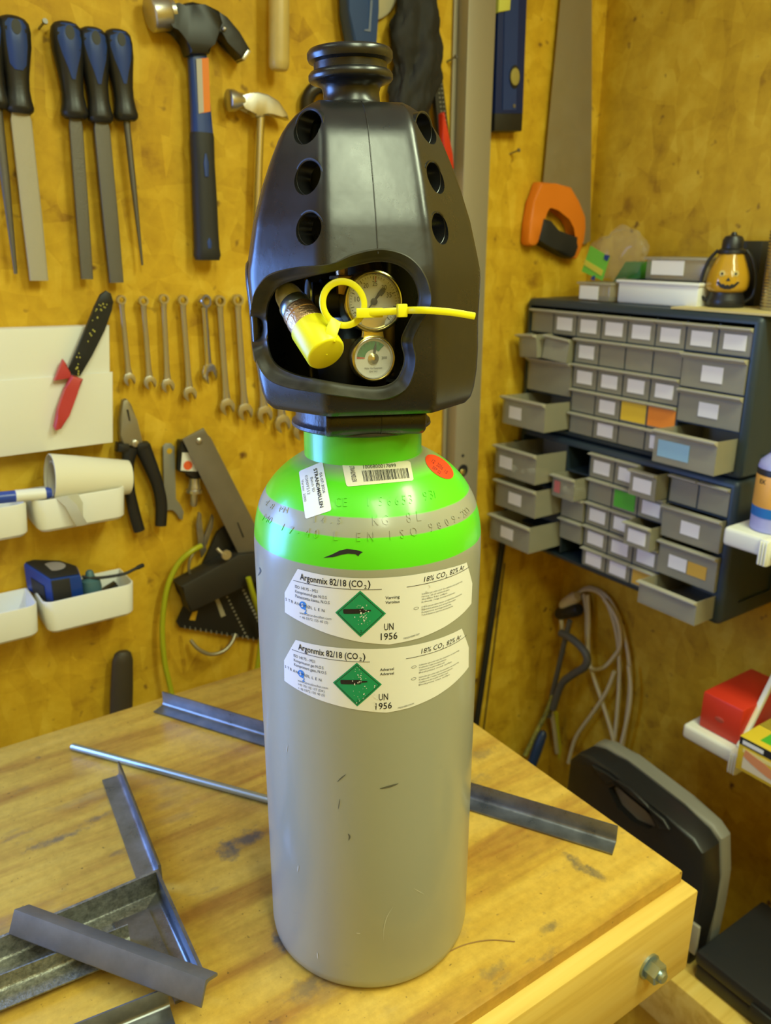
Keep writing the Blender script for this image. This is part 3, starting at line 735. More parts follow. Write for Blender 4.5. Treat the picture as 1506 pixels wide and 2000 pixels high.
# window: cut through the front wall, then a rolled lip between the outline on the skin and the opening further in
cut = bmesh.new(); dist = [(p - CAM).length for p in o3]
va = [cut.verts.new(CAM + ray(x, y) * (d_ - .03)) for (x, y), d_ in zip(OUTP, dist)]
vb = [cut.verts.new(CAM + ray(x, y) * (d_ + .016)) for (x, y), d_ in zip(OUTP, dist)]
n = len(va); cut.faces.new(va[::-1]); cut.faces.new(vb)
for i in range(n): cut.faces.new((va[i], va[(i + 1) % n], vb[(i + 1) % n], vb[i]))
bmesh.ops.triangulate(cut, faces=cut.faces[:])
holes = []
for px, py, sgn, r_ in ((600, 249, -1, .0100), (600, 347, -1, .0098), (602, 447, -1, .0094), (833, 252, 1, .0092), (851, 348, 1, .0092), (860, 447, 1, .0092)):
    p, nn = on_shell(px, py)
    d = (FD + UD * sgn).normalized() if True else nn
    d = (d * .86 + nn * .14).normalized()
    holes.append((p, d, r_))
boolean_cut(shell, cut)
for p, d, r_ in holes:
    boolean_cut(shell, lathe(bmesh.new(), [(r_, -.02), (r_, .02)], p, d, 40, up=(0, 0, 1)))
for p, d, r_ in holes:
    obj('hole_sleeve', (lambda bm: (skin_rings(bm, [ring_verts(bm, p + d * t_, *frame_to(p, p + d)[1:], rr, rr, 40) for rr, t_ in ((r_ + .0004, -.0015), (r_ - .0002, -.0020), (r_ - .0007, -.014), (r_ + .0012, -.014), (r_ + .0012, -.0015))], cap=False, closed=True), bm)[1])(bmesh.new()), GUARD, guard)
i3 = []
for (x, y), (xo, yo) in zip(INNP, OUTP):
    p, nn = on_shell(x, y)
    d_ = (p - CAM).length
    i3.append(CAM + ray(x, y) * (d_ + .0075))
bm = bmesh.new(); rings = []
outn = []
for (x, y) in OUTP:
    outn.append(on_shell(x, y)[1])
for j, (tt, lift, extra) in enumerate(((-.14, -.0005, 0), (-.04, .0012, 0), (.06, .0022, 0), (.22, .0016, 0), (.45, .0000, 0), (.7, -.0004, 0), (.9, 0, 0), (1.0, 0, .0022), (1.0, 0, .010))):
    ring = []
    for a, b_, nn in zip(o3, i3, outn):
        p = a.lerp(b_, tt) + nn * lift
        if extra: p = p + (p - CAM).normalized() * extra
        ring.append(bm.verts.new(p))
    rings.append(ring)
skin_rings(bm, rings, cap=False)
obj('window_lip', bm, mat('dusty_guard_plastic', (0.030, 0.027, 0.017), 0.40, var=0.7, vscale=34, rvar=0.1), guard, angle=60)
# moulding seam down the front
bm = bmesh.new(); sp_ = []
for z in [.6485 - .004 * i for i in range(23)]:
    h = SH.ray_cast(axis_at(z) + FD * .3 , -FD)
    if h[0] is not None: sp_.append(h[0] + FD * .0001)
tube(bm, sp_, .0004, 6); obj('mould_seam', bm, GUARD, guard)
# rims of the two side hand openings
for sgn in (-1, 1):
    pts = []
    for k in range(16):
        a = 2 * math.pi * k / 16; z = .5215 + .031 * math.copysign(abs(math.sin(a)) ** .7, math.sin(a)); f_ = -.004 + .023 * math.copysign(abs(math.cos(a)) ** .7, math.cos(a))
        h = SH.ray_cast(axis_at(z) + UD * (sgn * .2) + FD * f_, -UD * sgn)
        pts.append(h[0] - UD * sgn * .0018 if h[0] is not None else axis_at(z) + UD * sgn * .075 + FD * f_)
    obj('side_rim', tube(bmesh.new(), smooth_path(pts, 4, True), .0032, 10, closed=True, up=UD), GUARD, guard)
    cut = bmesh.new(); va = [cut.verts.new(p + UD * sgn * .03 ) for p in smooth_path(pts, 4, True)]; vb = [cut.verts.new(p - UD * sgn * .025) for p in smooth_path(pts, 4, True)]
    n = len(va); cut.faces.new(va[::-1]); cut.faces.new(vb)
    for i in range(n): cut.faces.new((va[i], va[(i + 1) % n], vb[(i + 1) % n], vb[i]))
    boolean_cut(shell, cut)
# lifting knob on top
KB = axis_at(.652) + LEAN * .0022
KP = [(.025, -.0060), (.0205, -.0035), (.0182, -.0005), (.0178, .0050), (.0190, .0085), (.0225, .0105), (.0258, .0112), (.0268, .0125), (.0268, .0150), (.0255, .0168), (.0232, .0174), (.0232, .0215), (.0245, .0222), (.0262, .0228), (.0270, .0245), (.0270, .0275), (.0258, .0292), (.022, .0300), (.0, .0302)]
obj('lifting_knob', lathe(bmesh.new(), KP, KB, (LEAN * .03 + V((0, 0, 1))).normalized(), 64, up=(1, 0, 0)), GUARD, guard, angle=45)
# clamp ring under the guard, bolt cover in front
CL = axis_at(.452) + LEAN * .0022
obj('clamp_ring', lathe(bmesh.new(), [(.040, .4435), (.0485, .4435), (.0500, .4446), (.0496, .4466), (.0472, .4484), (.0466, .4500), (.0466, .4660), (.040, .4660)], (CL.x, CL.y, 0), (0, 0, 1), 72, up=(1, 0, 0)), mat('grey_black_plastic', (0.035, 0.036, 0.04), 0.36, bump=.3, bscale=400), guard)
c0 = axis_at(.4550) + FD * .0425
P0, P1_ = c0 - UD * .0330, c0 + UD * .0340
obj('bolt_cover', rod(P0, P1_, [(0, .0085), (0, .0100), (.02, .0108), (.06, .0111), (.5, .0109), (.94, .0111), (.98, .0107), (1, .0094), (1, .008)], n=28, up=(0, 0, 1), flat=1.0), GUARD, guard, angle=50)
obj('bolt_cover_seam', tube(bmesh.new(), [c0 + UD * .0035 + (FD * math.cos(a) * .0110 + V((0, 0, 1)) * math.sin(a) * .0110) for a in [math.radians(-75 + 15 * k) for k in range(11)]], .0004, 6), GUARD, guard)
# clamp skirt joining the shell and the clamp ring
obj('clamp_skirt', lathe(bmesh.new(), [(.0445, .4595), (.0455, .4600), (.056, .4635), (.060, .4660), (.040, .4660)], (CL.x, CL.y, 0), (0, 0, 1), 64, up=(1, 0, 0)), GUARD, guard)

# ================================================================== REGULATOR INSIDE THE GUARD
reg = thing('pressure_regulator', 'brass pressure regulator with two round gauges behind the guard window', 'regulator', (0, 0, 0.4440))
GD = (FD * .96 + UD * .12 + V((0, 0, .05))).normalized()
gx = V((0, 0, 1)).cross(GD).normalized(); gy = GD.cross(gx).normalized()   # right, up on the dial
def on_plane(px, py, d0):
    """point on the vertical plane that stands d0 in front of the guard's axis and faces the window"""
    d = ray(px, py); A = axis_at(.52) + FD * d0
    return CAM + d * ((A - CAM).dot(FD) / d.dot(FD))
gc1, gc2 = on_plane(730, 589, .040), on_plane(729, 700, .043)
def gauge(name, c, r, label):
    case = obj(name, lathe(bmesh.new(), [(r * .93, -.024), (r * .97, -.022), (r * .97, -.004), (r * 1.0, -.003), (r * 1.0, .0005), (r * .975, .0020), (r * .93, .0024), (r * .90, .0018), (r * .90, -.0008)], c, GD, 64, cap=True), BRASS, reg, label=label)
    bm = bmesh.new(); add_poly(bm, [(r * .91 * math.cos(k * math.pi / 24), r * .91 * math.sin(k * math.pi / 24)) for k in range(48)])
    obj('dial', orient(bm, planar(c - GD * .0004, gx, gy)), mat('dial_white', (.88, .87, .82), .4), case)
    obj('inner_ring', (lambda bm: (skin_rings(bm, [ring_verts(bm, c + GD * t_, gx, gy, rr, rr, 64) for rr, t_ in ((r * .90, .0016), (r * .86, .0018), (r * .83, .0006), (r * .83, -.0003), (r * .90, -.0003))], cap=False, closed=True), bm)[1])(bmesh.new()), CHROME, case)
    return case
def pol(deg, r): a = math.radians(deg); return (r * math.cos(a), r * math.sin(a))
R1 = .0197
g1 = gauge('gauge', gc1, R1, 'larger upper gauge with needle')
bm = bmesh.new()
for k in range(41):
    a = 228 - k * 276 / 40; big = k % 5 == 0
    if k == 25: continue
    (x0, y0), (x1, y1) = pol(a, R1 * .80), pol(a, R1 * (.68 if big else .74)); nx, ny = pol(a + 90, R1 * (.012 if big else .007))
    add_poly(bm, [(x0 + nx, y0 + ny), (x1 + nx, y1 + ny), (x1 - nx, y1 - ny), (x0 - nx, y0 - ny)])
for s, a in (('10', 172), ('15', 143), ('20', 117), ('25', 85), ('30', 50), ('35', 20)):
    x, y = pol(a, R1 * .56); add_text(bm, s, x, y - R1 * .07, hgt=R1 * .16, wdt=R1 * .17, align='c')
add_text(bm, 'Müller Gas Equipment', 0, -R1 * .48, wdt=R1 * .86, hgt=R1 * .09, align='c')
add_text(bm, 'l/min', 0, -R1 * .33, wdt=R1 * .2, hgt=R1 * .09, align='c')
add_text(bm, 'WIKA', 0, -R1 * .66, wdt=R1 * .28, hgt=R1 * .10, align='c')
for x0, y0, x1, y1 in ((-.19, -.695, .19, -.68), (-.19, -.53, .19, -.515), (-.19, -.695, -.175, -.515), (.175, -.695, .19, -.515)): add_rect(bm, x0 * R1, y0 * R1, x1 * R1, y1 * R1)
obj('dial_print', orient(bm, planar(gc1 + GD * .0000, gx, gy)), INK, g1)
bm = bmesh.new(); x0, y0 = pol(84, R1 * .80); x1, y1 = pol(84, R1 * .62); add_poly(bm, [(x0 + .0003, y0), (x1 + .0003, y1), (x1 - .0003, y1), (x0 - .0003, y0)])
obj('red_mark', orient(bm, planar(gc1 + GD * .0000, gx, gy)), REDP, g1)
bm = bmesh.new(); d = pol(48, 1); nn = pol(138, 1)
def nd(a, b_): return V((d[0] * a * R1 + nn[0] * b_ * R1, d[1] * a * R1 + nn[1] * b_ * R1, 0))
npts = [nd(-.72, .012), nd(-.62, .05), nd(-.55, .012), nd(0, .025), nd(.28, .02), nd(.30, .085), nd(.48, .085), nd(.56, .02), nd(.56, -.02), nd(.48, -.085), nd(.30, -.085), nd(.28, -.02), nd(0, -.025), nd(-.55, -.012), nd(-.62, -.05), nd(-.72, -.012)]
prism([gc1 + GD * .0006 + gx * p.x + gy * p.y for p in npts], GD * .0004, bm=bm)
lathe(bm, [(R1 * .11, .0004), (R1 * .11, .0014), (R1 * .06, .0018)], gc1, GD, 20)
obj('needle', bm, INK, g1)
obj('glass', lathe(bmesh.new(), [(R1 * .88, .0019), (R1 * .88, .0021)], gc1, GD, 48), GLASS, g1)
R2 = .0150
g2 = gauge('gauge', gc2, R2, 'smaller lower gauge with green sector')
def sector(a0, a1, r0, r1):
    bm = bmesh.new(); ns = 10
    for k in range(ns):
        b0, b1 = a0 + (a1 - a0) * k / ns, a0 + (a1 - a0) * (k + 1) / ns
        add_poly(bm, [pol(b0, r0), pol(b0, r1), pol(b1, r1), pol(b1, r0)])
    return bm
bm = sector(48, 172, R2 * .38, R2 * .74); obj('green_sector', orient(bm, planar(gc2 - GD * .0001, gx, gy)), mat('dial_green', (.03, .26, .08), .5), g2)
bm = sector(173, 180, R2 * .38, R2 * .74); obj('red_sector', orient(bm, planar(gc2 - GD * .0001, gx, gy)), REDP, g2)
bm = bmesh.new(); add_text(bm, 'Müller Gas Equipment', 0, -R2 * .46, wdt=R2 * .8, hgt=R2 * .09, align='c'); add_text(bm, 'EN 562', 0, -R2 * .60, wdt=R2 * .36, hgt=R2 * .08, align='c'); add_text(bm, '200', R2 * .5, -R2 * .05, wdt=R2 * .25, hgt=R2 * .12, align='c')
for k in range(9):
    a = 172 - k * 15.5; (x0, y0), (x1, y1) = pol(a, R2 * .74), pol(a, R2 * .62); nx, ny = pol(a + 90, R2 * .01); add_poly(bm, [(x0 + nx, y0 + ny), (x1 + nx, y1 + ny), (x1 - nx, y1 - ny), (x0 - nx, y0 - ny)])
obj('dial_print', orient(bm, planar(gc2 + GD * .0001, gx, gy)), INK, g2)
bm = bmesh.new(); d = pol(80, 1); nn = pol(170, 1); prism([gc2 + GD * .0006 + gx * ((d[0] * a + nn[0] * b_) * R2) + gy * ((d[1] * a + nn[1] * b_) * R2) for a, b_ in ((-.1, .04), (.45, .06), (.7, .01), (.7, -.01), (.45, -.06), (-.1, -.04))], GD * .0004, bm=bm)
obj('needle', bm, INK, g2)
obj('hub', lathe(bmesh.new(), [(R2 * .24, .0003), (R2 * .24, .0008), (R2 * .16, .0012), (R2 * .12, .0018), (R2 * .05, .0020)], gc2, GD, 28), BRASS, g2)
obj('glass', lathe(bmesh.new(), [(R2 * .88, .0019), (R2 * .88, .0021)], gc2, GD, 48), GLASS, g2)
# brass plate joining both dials, valve body behind them
mid = gc1.lerp(gc2, .53)
bm = bmesh.new(); prism([mid + gx * x + gy * y - GD * .004 for x, y in ((-.0125, .013), (-.0075, .007), (-.0058, 0), (-.0068, -.006), (-.0105, -.011), (.0105, -.011), (.0068, -.006), (.0058, 0), (.0075, .007), (.0125, .013))], GD * .004, .0006, bm=bm)
obj('joining_plate', bm, BRASS, reg)
VB = axis_at(.50)
obj('valve_body', lathe(bmesh.new(), [(.018, 0), (.018, .03), (.024, .034), (.024, .085), (.018, .09), (.010, .13)], axis_at(.4445) - FD * .012, (0, 0, 1), 32, up=(1, 0, 0)), mat('dark_brass', (.10, .075, .04), .4, metal=.8), reg)
pz = on_plane(683, 556, .018); obj('block', obox(bmesh.new(), pz, gx, gy, GD, .011, .006, .012, .001), mat('aged_bronze', (.45, .28, .13), .35, metal=.9), reg)
pz = on_plane(668, 545, .020); obj('pipe', rod(pz - V((0, 0, .006)), pz + V((0, 0, .013)), [(0, .004), (.5, .004), (1, .004)], 16), COPPER, reg)
pz = on_plane(668, 545, .012); obj('cross_body', rod(on_plane(610, 583, .016), on_plane(700, 583, .014), [(0, .0105), (.15, .0105), (.18, .0125), (.6, .0125), (1, .0125)], 28), mat('black_fitting', (.02, .019, .016), .3, metal=.6), reg)
pw = on_plane(604, 572, .024); obj('washer', lathe(bmesh.new(), [(.0085, 0), (.0085, .0012)], pw, -gx, 28), ZINC, reg)
pb = on_plane(640, 500, .0); obj('black_housing', rod(on_plane(672, 640, .020), on_plane(672, 760, .016), [(0, .008), (.1, .016), (.5, .019), (1, .016)], 28), BLACKP, reg)
# outlet coupling pointing out of the window: nose, ring, knurled nut
a0, a1 = on_plane(563, 578, .026), on_plane(622, 668, .058)
ad = (a1 - a0).normalized(); al = (a1 - a0).length
obj('coupling_nose', lathe(bmesh.new(), lathe_smooth([(0.0, -.006), (.0060, -.0055), (.0082, -.002), (.0090, .004), (.0094, .009)], 4), a0, ad, 36), mat('pale_plastic', (.55, .55, .62), .35), reg)
obj('coupling_ring', lathe(bmesh.new(), [(.0098, .008), (.0104, .009), (.0104, .0145), (.0100, .0152)], a0, ad, 36), ZINC, reg)
obj('coupling_nut', lathe(bmesh.new(), [(.0104, .0152), (.0110, .0165), (.0110, .021), (.0106, .0214), (.0106, .0222), (.0114, .0226), (.0114, al * .66), (.0108, al * .70)], a0, ad, 36), COPPER, reg)
obj('coupling_collar', lathe(bmesh.new(), [(.0106, al * .68), (.0106, al * .80)], a0, ad, 36), WHITEP, reg)

# yellow dust cap with ring, and the yellow tie that seals the guard
cap = thing('dust_cap', 'yellow plastic dust cap with ring loop on the regulator outlet', 'cap', a1)
lp = on_plane(671, 593, .064)
RC = .0126
e0 = a0 + ad * (al * .74)
obj('cap_body', lathe(bmesh.new(), [(.0112, -.0012), (RC, -.0010), (RC, .0005), (RC, .0215), (RC - .0006, .0226), (RC - .0016, .0230), (0.0, .0230)], e0, ad, 48), YELLOWP, cap, angle=50)
obj('cap_dimple', lathe(bmesh.new(), [(.0004, .0229), (.0004, .0234), (0.0001, .0236)], e0, ad, 12), YELLOWP, cap)
rx = (gx * .98 - gy * .05).normalized(); ry = gy
bm = bmesh.new(); rings = []
for k in range(56):
    a = 2 * math.pi * k / 56; dr = rx * math.cos(a) + ry * math.sin(a)
    rings.append(ring_verts(bm, lp + dr * .0130, dr, GD, .0021, .0011, 10, 3))
skin_rings(bm, rings, closed=True); obj('ring_loop', bm, YELLOWP, cap)
s0 = on_plane(659, 621, .0635); s1 = on_plane(645, 648, .0690); s2 = on_plane(640, 664, .0700)
SP_ = [(646, 617, .0645), (667, 630, .0645), (661, 644, .0668), (655, 668, .0700), (634, 664, .0700), (637, 640, .0668)]
obj('strap', prism([on_plane(*q) for q in SP_], FD * .0020, .0006), YELLOWP, cap)
tie = thing('cable_tie', 'yellow cable tie from the dust cap ring out past the guard', 'cable tie', lp)
def tie_pt(px, py, dd): return on_plane(px, py, dd)
tp = [tie_pt(700, 613, .0655), tie_pt(730, 611, .068), tie_pt(760, 608.5, .0695)]
te = [tie_pt(788, 606.5, .0705)]
for px, py, dd_ in ((800, 606, .0735), (815, 605.8, .0775), (830, 606, .0795), (850, 607, .0795)): te.append(tie_pt(px, py, dd_))
for px, py, dd_ in ((880, 609.8, .0785), (905, 613.5, .0765), (927, 617.5, .0745)):
    te.append(tie_pt(px, py, dd_))
obj('tie_band', tube(bmesh.new(), smooth_path(tp + te, 6), .00095, 10, rz=.0022, up=(0, 0, 1)), YELLOWP, tie)
hc = tie_pt(785, 606.5, .0712); obj('tie_head', obox(bmesh.new(), hc, gx, gy, GD, .0031, .0040, .0022, .0007), YELLOWP, tie)
obj('tie_shoulder', obox(bmesh.new(), tie_pt(722, 611.2, .0673), gx, gy, GD, .0085, .0029, .0008, .0004), YELLOWP, tie)

# ================================================================== STEEL ON THE BENCH
def angle_iron(name, label, p0, p1, side, wid, hgt, th=.0028, m=MILL, up=(0, 0, 1), group=None, ext=0.0):
    """L-profile: corner line p0-p1 on its underside, one flange lying along `side`, the other standing along `up`"""
    p0, p1, side, up = V(p0), V(p1), V(side).normalized(), V(up).normalized()
    d = (p1 - p0).normalized(); side = (side - d * side.dot(d)).normalized(); up = (up - d * up.dot(d) - side * up.dot(side)).normalized()
    P = [(0, 0), (wid - th * .5, 0), (wid, th * .5), (wid, th), (th * 2.2, th), (th * 1.3, th * 1.3), (th, th * 2.2), (th, hgt), (th * .5, hgt), (0, hgt - th * .5)]
    bm = bmesh.new()
    rings = [[bm.verts.new(p + side * a + up * b_) for a, b_ in P] for p in (p0 - d * ext, p1 + d * ext)]
    skin_rings(bm, rings)
    o = obj(name, bm, m, angle=60)
    if label: tag(o, label, 'steel bar', group)
    return o
GRP = 'steel angle pieces on the bench'
a0_, a1_ = T(322, 1377, 0), T(1196, 1630, 0)
a1_ = T(1204, 1645, 0)
dd = (a1_ - a0_).normalized(); nrm = V((dd.y, -dd.x, 0))
if nrm.dot(TC) < 0: nrm = -nrm
angle_iron('angle_iron', 'long dark steel angle bar lying behind the gas cylinder', a0_, a1_, nrm, .021, .021, group=GRP)
b0_, b1_ = T(238, 1516, 0), T(318, 1722, 0)
angle_iron('angle_iron', 'short steel angle bar next to the threaded rod and the welded frame corner', b0_, b1_, (-1, -.3, 0), .021, .020, group=GRP)
# welded frame: two mitred angle pieces standing as one corner
fr = thing('welded_frame', 'welded steel frame corner with a gusset plate lying at the bench front', 'steel frame', T(312, 1725, 0), group=GRP)
C0 = T(313, 1738, 0.0); C1 = T(400, 1935, 0.0); C2 = T(-40, 1893, 0.0)
ang_ = (C1 - C0).angle(C2 - C0)
def arm(p0, p1, side, m, name):
    d = (p1 - p0).normalized(); side = side - d * side.dot(d); side.normalize(); th = .0028; wd, hg = .024, .024
    P = [(0, 0), (wd, 0), (wd, th), (th * 2.2, th), (th * 1.3, th * 1.3), (th, th * 2.2), (th, hg), (0, hg)]
    bm = bmesh.new()
    # mitre at p0: shift each vertex along d by its reach
    cot = 1 / math.tan(ang_ / 2)
    rings = [[bm.verts.new(p0 + side * a + V((0, 0, b_)) + d * a * cot) for a, b_ in P], [bm.verts.new(p1 + side * a + V((0, 0, b_))) for a, b_ in P]]
    skin_rings(bm, rings); o = obj(name, bm, m, fr, angle=60); return o
arm(C0, C2, C1 - C0, MILLRUST, 'frame_arm'); arm(C0, C1, C2 - C0, MILL, 'frame_arm')
gus = prism([T(x, y, .0031) for x, y in ((220, 1807), (290, 1778), (334, 1876), (300, 1905), (262, 1872))], (0, 0, .0022)); obj('gusset_plate', gus, MILL, fr)
d0_, d1_ = T(252, 1832, .0060), T(-60, 1958, .0060)
angle_iron('angle_iron', 'speckled grey steel angle bar under the crossing bar', d0_, d1_, C1 - C0, .022, .0165, m=MILLRUST, group=GRP)
e0_, e1_ = T(330, 1962, 0.0), T(140, 2040, 0.0)
angle_iron('angle_iron', 'dark steel angle bar whose end comes in at the bottom edge of the photo', e1_ , e0_, V((.3, -1, 0)), .022, .020, group=GRP, up=(0, 0, 1))
f0_, f1_ = T(28, 1776, .0425), T(402, 1914, .0425)
fs_ = T(8, 1823, .0248) - f0_; fd_ = (f1_ - f0_).normalized(); fs_ = fs_ - fd_ * fs_.dot(fd_); fb_ = fd_.cross(fs_).normalized()
if fb_.z > 0: fb_ = -fb_
angle_iron('angle_iron', 'topmost plain steel angle bar laid across the welded frame', f0_, f1_, fs_, fs_.length, fs_.length * .9, m=mat('plain_steel', (.17, .17, .175), .48, metal=.45, var=.2, vscale=40), up=fb_, group=GRP)
bm = rod(T(141, 1458, .0045), T(600, 1582, .0045), [(0, .0036), (.006, .0043)] + [(.01 + .99 * k / 160, .0044 if k % 2 else .0039) for k in range(161)], 14, up=(0, 0, 1))
tag(obj('threaded_rod', bm, ZINC), 'thin zinc-plated threaded rod lying across the bench', 'rod')
bm = tube(bmesh.new(), smooth_path([T(860, 1868, .0006), T(905, 1846, .0006), T(955, 1836, .0008), T(1006, 1839, .0006)], 6), .0005, 6)
tag(obj('wood_splinter', bm, mat('splinter', (.30, .16, .04), .6)), 'thin curved wood splinter on the bench by the cylinder foot', 'splinter')

# ================================================================== BACK WALL
# --- files and rasp
def handle_prof(w): return [(0, w * .45), (.02, w * .72), (.06, w * .92), (.14, w * 1.0), (.30, w * .98), (.48, w * .82), (.62, w * .72), (.75, w * .70), (.86, w * .78), (.93, w * .88), (.97, w * .84), (1, w * .66)]
def file_tool(label, hp0, hp1, bp1, hw, bladew, bladed, kind='flat', m=FILEST, panel='taper'):
    off = .016
    H0, H1, B1 = B(*hp0, off), B(*hp1, off), B(*bp1, off)
    t = thing('hand_file', label, 'file', H0)
    obj('handle', rod(H0, H1, handle_prof(hw), 24, flat=.85, ex=2.2), BLACKP, t)
    d, a, up = frame_to(H0, H1, (0, -1, 0)); L_ = (H1 - H0).length
    bm = bmesh.new()   # blue inlay following the front of the handle
    pr = handle_prof(hw)
    def wat(f): return interp([(q[0], q[1]) for q in pr], f)
    rows = [(.035, .55), (.10, .70), (.2, .74), (.34, .60), (.48, .36), (.60, .14)] if panel == 'taper' else [(.05, .45), (.10, .62), (.3, .62), (.50, .60), (.56, .3)]
    R_ = []
    for f, c in rows:
        r_ = wat(f); row = []
        for k in range(9):
            th_ = (k / 8 - .5) * 2 * math.asin(min(c, .95)); row.append(bm.verts.new(H0 + d * (L_ * f) + a * (r_ * math.sin(th_) * 1.01) + up * (r_ * .85 * math.cos(th_) * 1.03 + .0006)))
        R_.append(row)
    for A_, B_ in zip(R_, R_[1:]):
        for k in range(8): bm.faces.new((A_[k], A_[k + 1], B_[k + 1], B_[k]))
    obj('blue_inlay', bm, BLUEP, t)
    obj('hang_hole', lathe(bmesh.new(), [(hw * .28, 0), (hw * .28, .0006)], H0 + d * (L_ * .13) + up * (hw * .85 + .0006), up, 20, flat=1.5, up=d), INK, t)
    if kind == 'flat':
        obj('blade', rod(H1 - d * .004, B1, [(0, bladew * .75, bladed), (.06, bladew, bladed), (.6, bladew, bladed), (1, bladew * .92, bladed)], 16, ex=8), m, t, angle=30)
    else:
        obj('blade', rod(H1 - d * .004, B1, [(0, bladew, bladed), (.4, bladew * .92, bladed * .92), (1, bladew * .35, bladed * .35)], 16), m, t)
    return t
file_tool('narrow tapered file with only its blade in view, farthest left on the wall', (-30, 20), (-6, 212), (31, 535), .017, .006, .004, 'round')
t = file_tool('wide pale rasp with a black and blue handle', (24, 32), (39, 222), (76, 548), .0185, .0118, .0035, m=RASPST, panel='round')
file_tool('flat narrow file, left one of three blue handled files', (127, 43), (147, 232), (170, 545), .0185, .0080, .0030)
file_tool('half round broad file, middle one of three blue handled files', (178, 54), (197, 240), (227, 552), .0180, .0098, .0045)
file_tool('thin round file, right one of three blue handled files', (227, 58), (247, 236), (278, 518), .0175, .0042, .0042, 'round')
# --- claw hammer
t = thing('claw_hammer', 'large black claw hammer with blue and black grip', 'hammer', B(388, 100, .02))
H0, H1 = B(384, 95, .02), B(405, 508, .02)
obj('shaft', rod(H0, B(395, 268, .02), [(0, .0125, .008), (.3, .0125, .009), (.7, .0132, .010), (1, .0145, .011)], 24, ex=3), BLUEP, t)
obj('grip', rod(B(394, 260, .02), H1, [(0, .0150, .012), (.03, .0158, .0125), (.25, .0152, .013), (.5, .0162, .0135), (.75, .0165, .0135), (.9, .0172, .014), (.96, .0185, .0145), (1, .0165, .012)], 28, ex=2.6), RUBBER, t)
for (x0, y0, x1, y1, wv) in ((402, 300, 404, 345, .0035), (409, 465, 410, 485, .0032)):
    obj('blue_mark', rod(B(x0, y0, .0335), B(x1, y1, .0340), [(0, wv * .3, .0006), (.4, wv, .0008), (1, wv * .7, .0006)], 10), BLUEP, t)
obj('face', lathe(bmesh.new(), [(.019, 0), (.0205, .0015), (.0205, .022), (.0195, .0235), (.0150, .026), (.0150, .031)], B(292, 27, .022), (B(345, 22, .022) - B(292, 27, .022)).normalized(), 32), SATIN, t)
obj('head', wallplate([(323, 6), (335, 8), (352, 13), (362, 5), (378, 2), (400, 8), (430, 20), (437, 45), (428, 62), (415, 82), (411, 104), (372, 106), (366, 80), (360, 62), (351, 52), (338, 46), (324, 48)], .008, .036, .004), mat('black_head', (.02, .02, .02), .38, metal=.4), t)
obj('claw', wallplate([(424, 18), (445, 32), (470, 62), (490, 96), (489, 103), (476, 118), (466, 104), (448, 80), (430, 64), (424, 50)], .010, .034, .003), BLACKP, t)
obj('claw_tip', wallplate([(484, 96), (491, 100), (479, 118), (473, 114)], .009, .0348, .001), SATIN, t)
bm = bmesh.new(); prism([B(x, y, .0297) for x, y in ((383, 115), (407, 113), (411, 218), (388, 222))], (0, -.0006, 0), bm=bm); o = obj('sticker', bm, ORANGEP, t)
obj('sticker_band', prism([B(x, y, .0304) for x, y in ((383, 115), (394, 114.5), (398, 219), (388, 222))], (0, -.0004, 0)), mat('sticker_grey', (.45, .42, .38), .5), o)
bm = bmesh.new(); bmesh.ops.create_uvsphere(bm, u_segments=12, v_segments=8, radius=.003, matrix=Matrix.Translation(B(438, 56, .036))); obj('rivet', bm, SATIN, t)
# --- wooden mallet above the frame, only its handle end in view
t = thing('wooden_mallet', 'mallet with pale yellow wooden handle hanging end down', 'mallet', B(545, 0, .03))
obj('handle', rod(B(545, -120, .032), B(545, 137, .032), [(0, .0135), (.5, .0138), (.93, .0140), (.98, .0132), (1, .0105)], 24), mat('varnished_wood', (.55, .40, .12), .4, var=.12, vscale=20), t)
obj('head', rod(B(545, -190, .035) - V((.05, 0, 0)), B(545, -190, .035) + V((.05, 0, 0)), [(0, .024), (.08, .027), (.92, .027), (1, .024)], 28, up=(0, 0, 1)), RUBBER, t)
# --- small steel hammer
t = thing('small_hammer', 'small plain steel claw hammer with a thin shaft', 'hammer', B(508, 230, .02))
obj('face', lathe(bmesh.new(), [(.0125, 0), (.0138, .001), (.0138, .009), (.0105, .016), (.0095, .022)], B(445, 196, .02), (B(500, 198, .02) - B(445, 196, .02)).normalized(), 28), SATIN, t)
obj('head', wallplate([(470, 186), (488, 182), (505, 179), (525, 184), (545, 196), (563, 222), (566, 234), (552, 228), (535, 218), (522, 216), (516, 228), (500, 228), (494, 214), (480, 207), (470, 205)], .012, .029, .003), SATIN, t)
obj('shaft', rod(B(509, 222, .02), B(500, 470, .02), [(0, .0062), (.2, .0056), (1, .0058)], 18), CHROME, t)
# --- curved dark bar end
bm = tube(bmesh.new(), smooth_path([B(600, 222, .012), B(600, 196, .014), B(611, 176, .018), B(630, 168, .020), B(648, 172, .02), B(655, 195, .015), B(650, 420, .012)], 6), .0095, 12)
tag(obj('pry_bar', bm, mat('dark_steel', (.055, .05, .045), .35, metal=.8)), 'dark curved steel pry bar end beside the small hammer', 'pry bar')
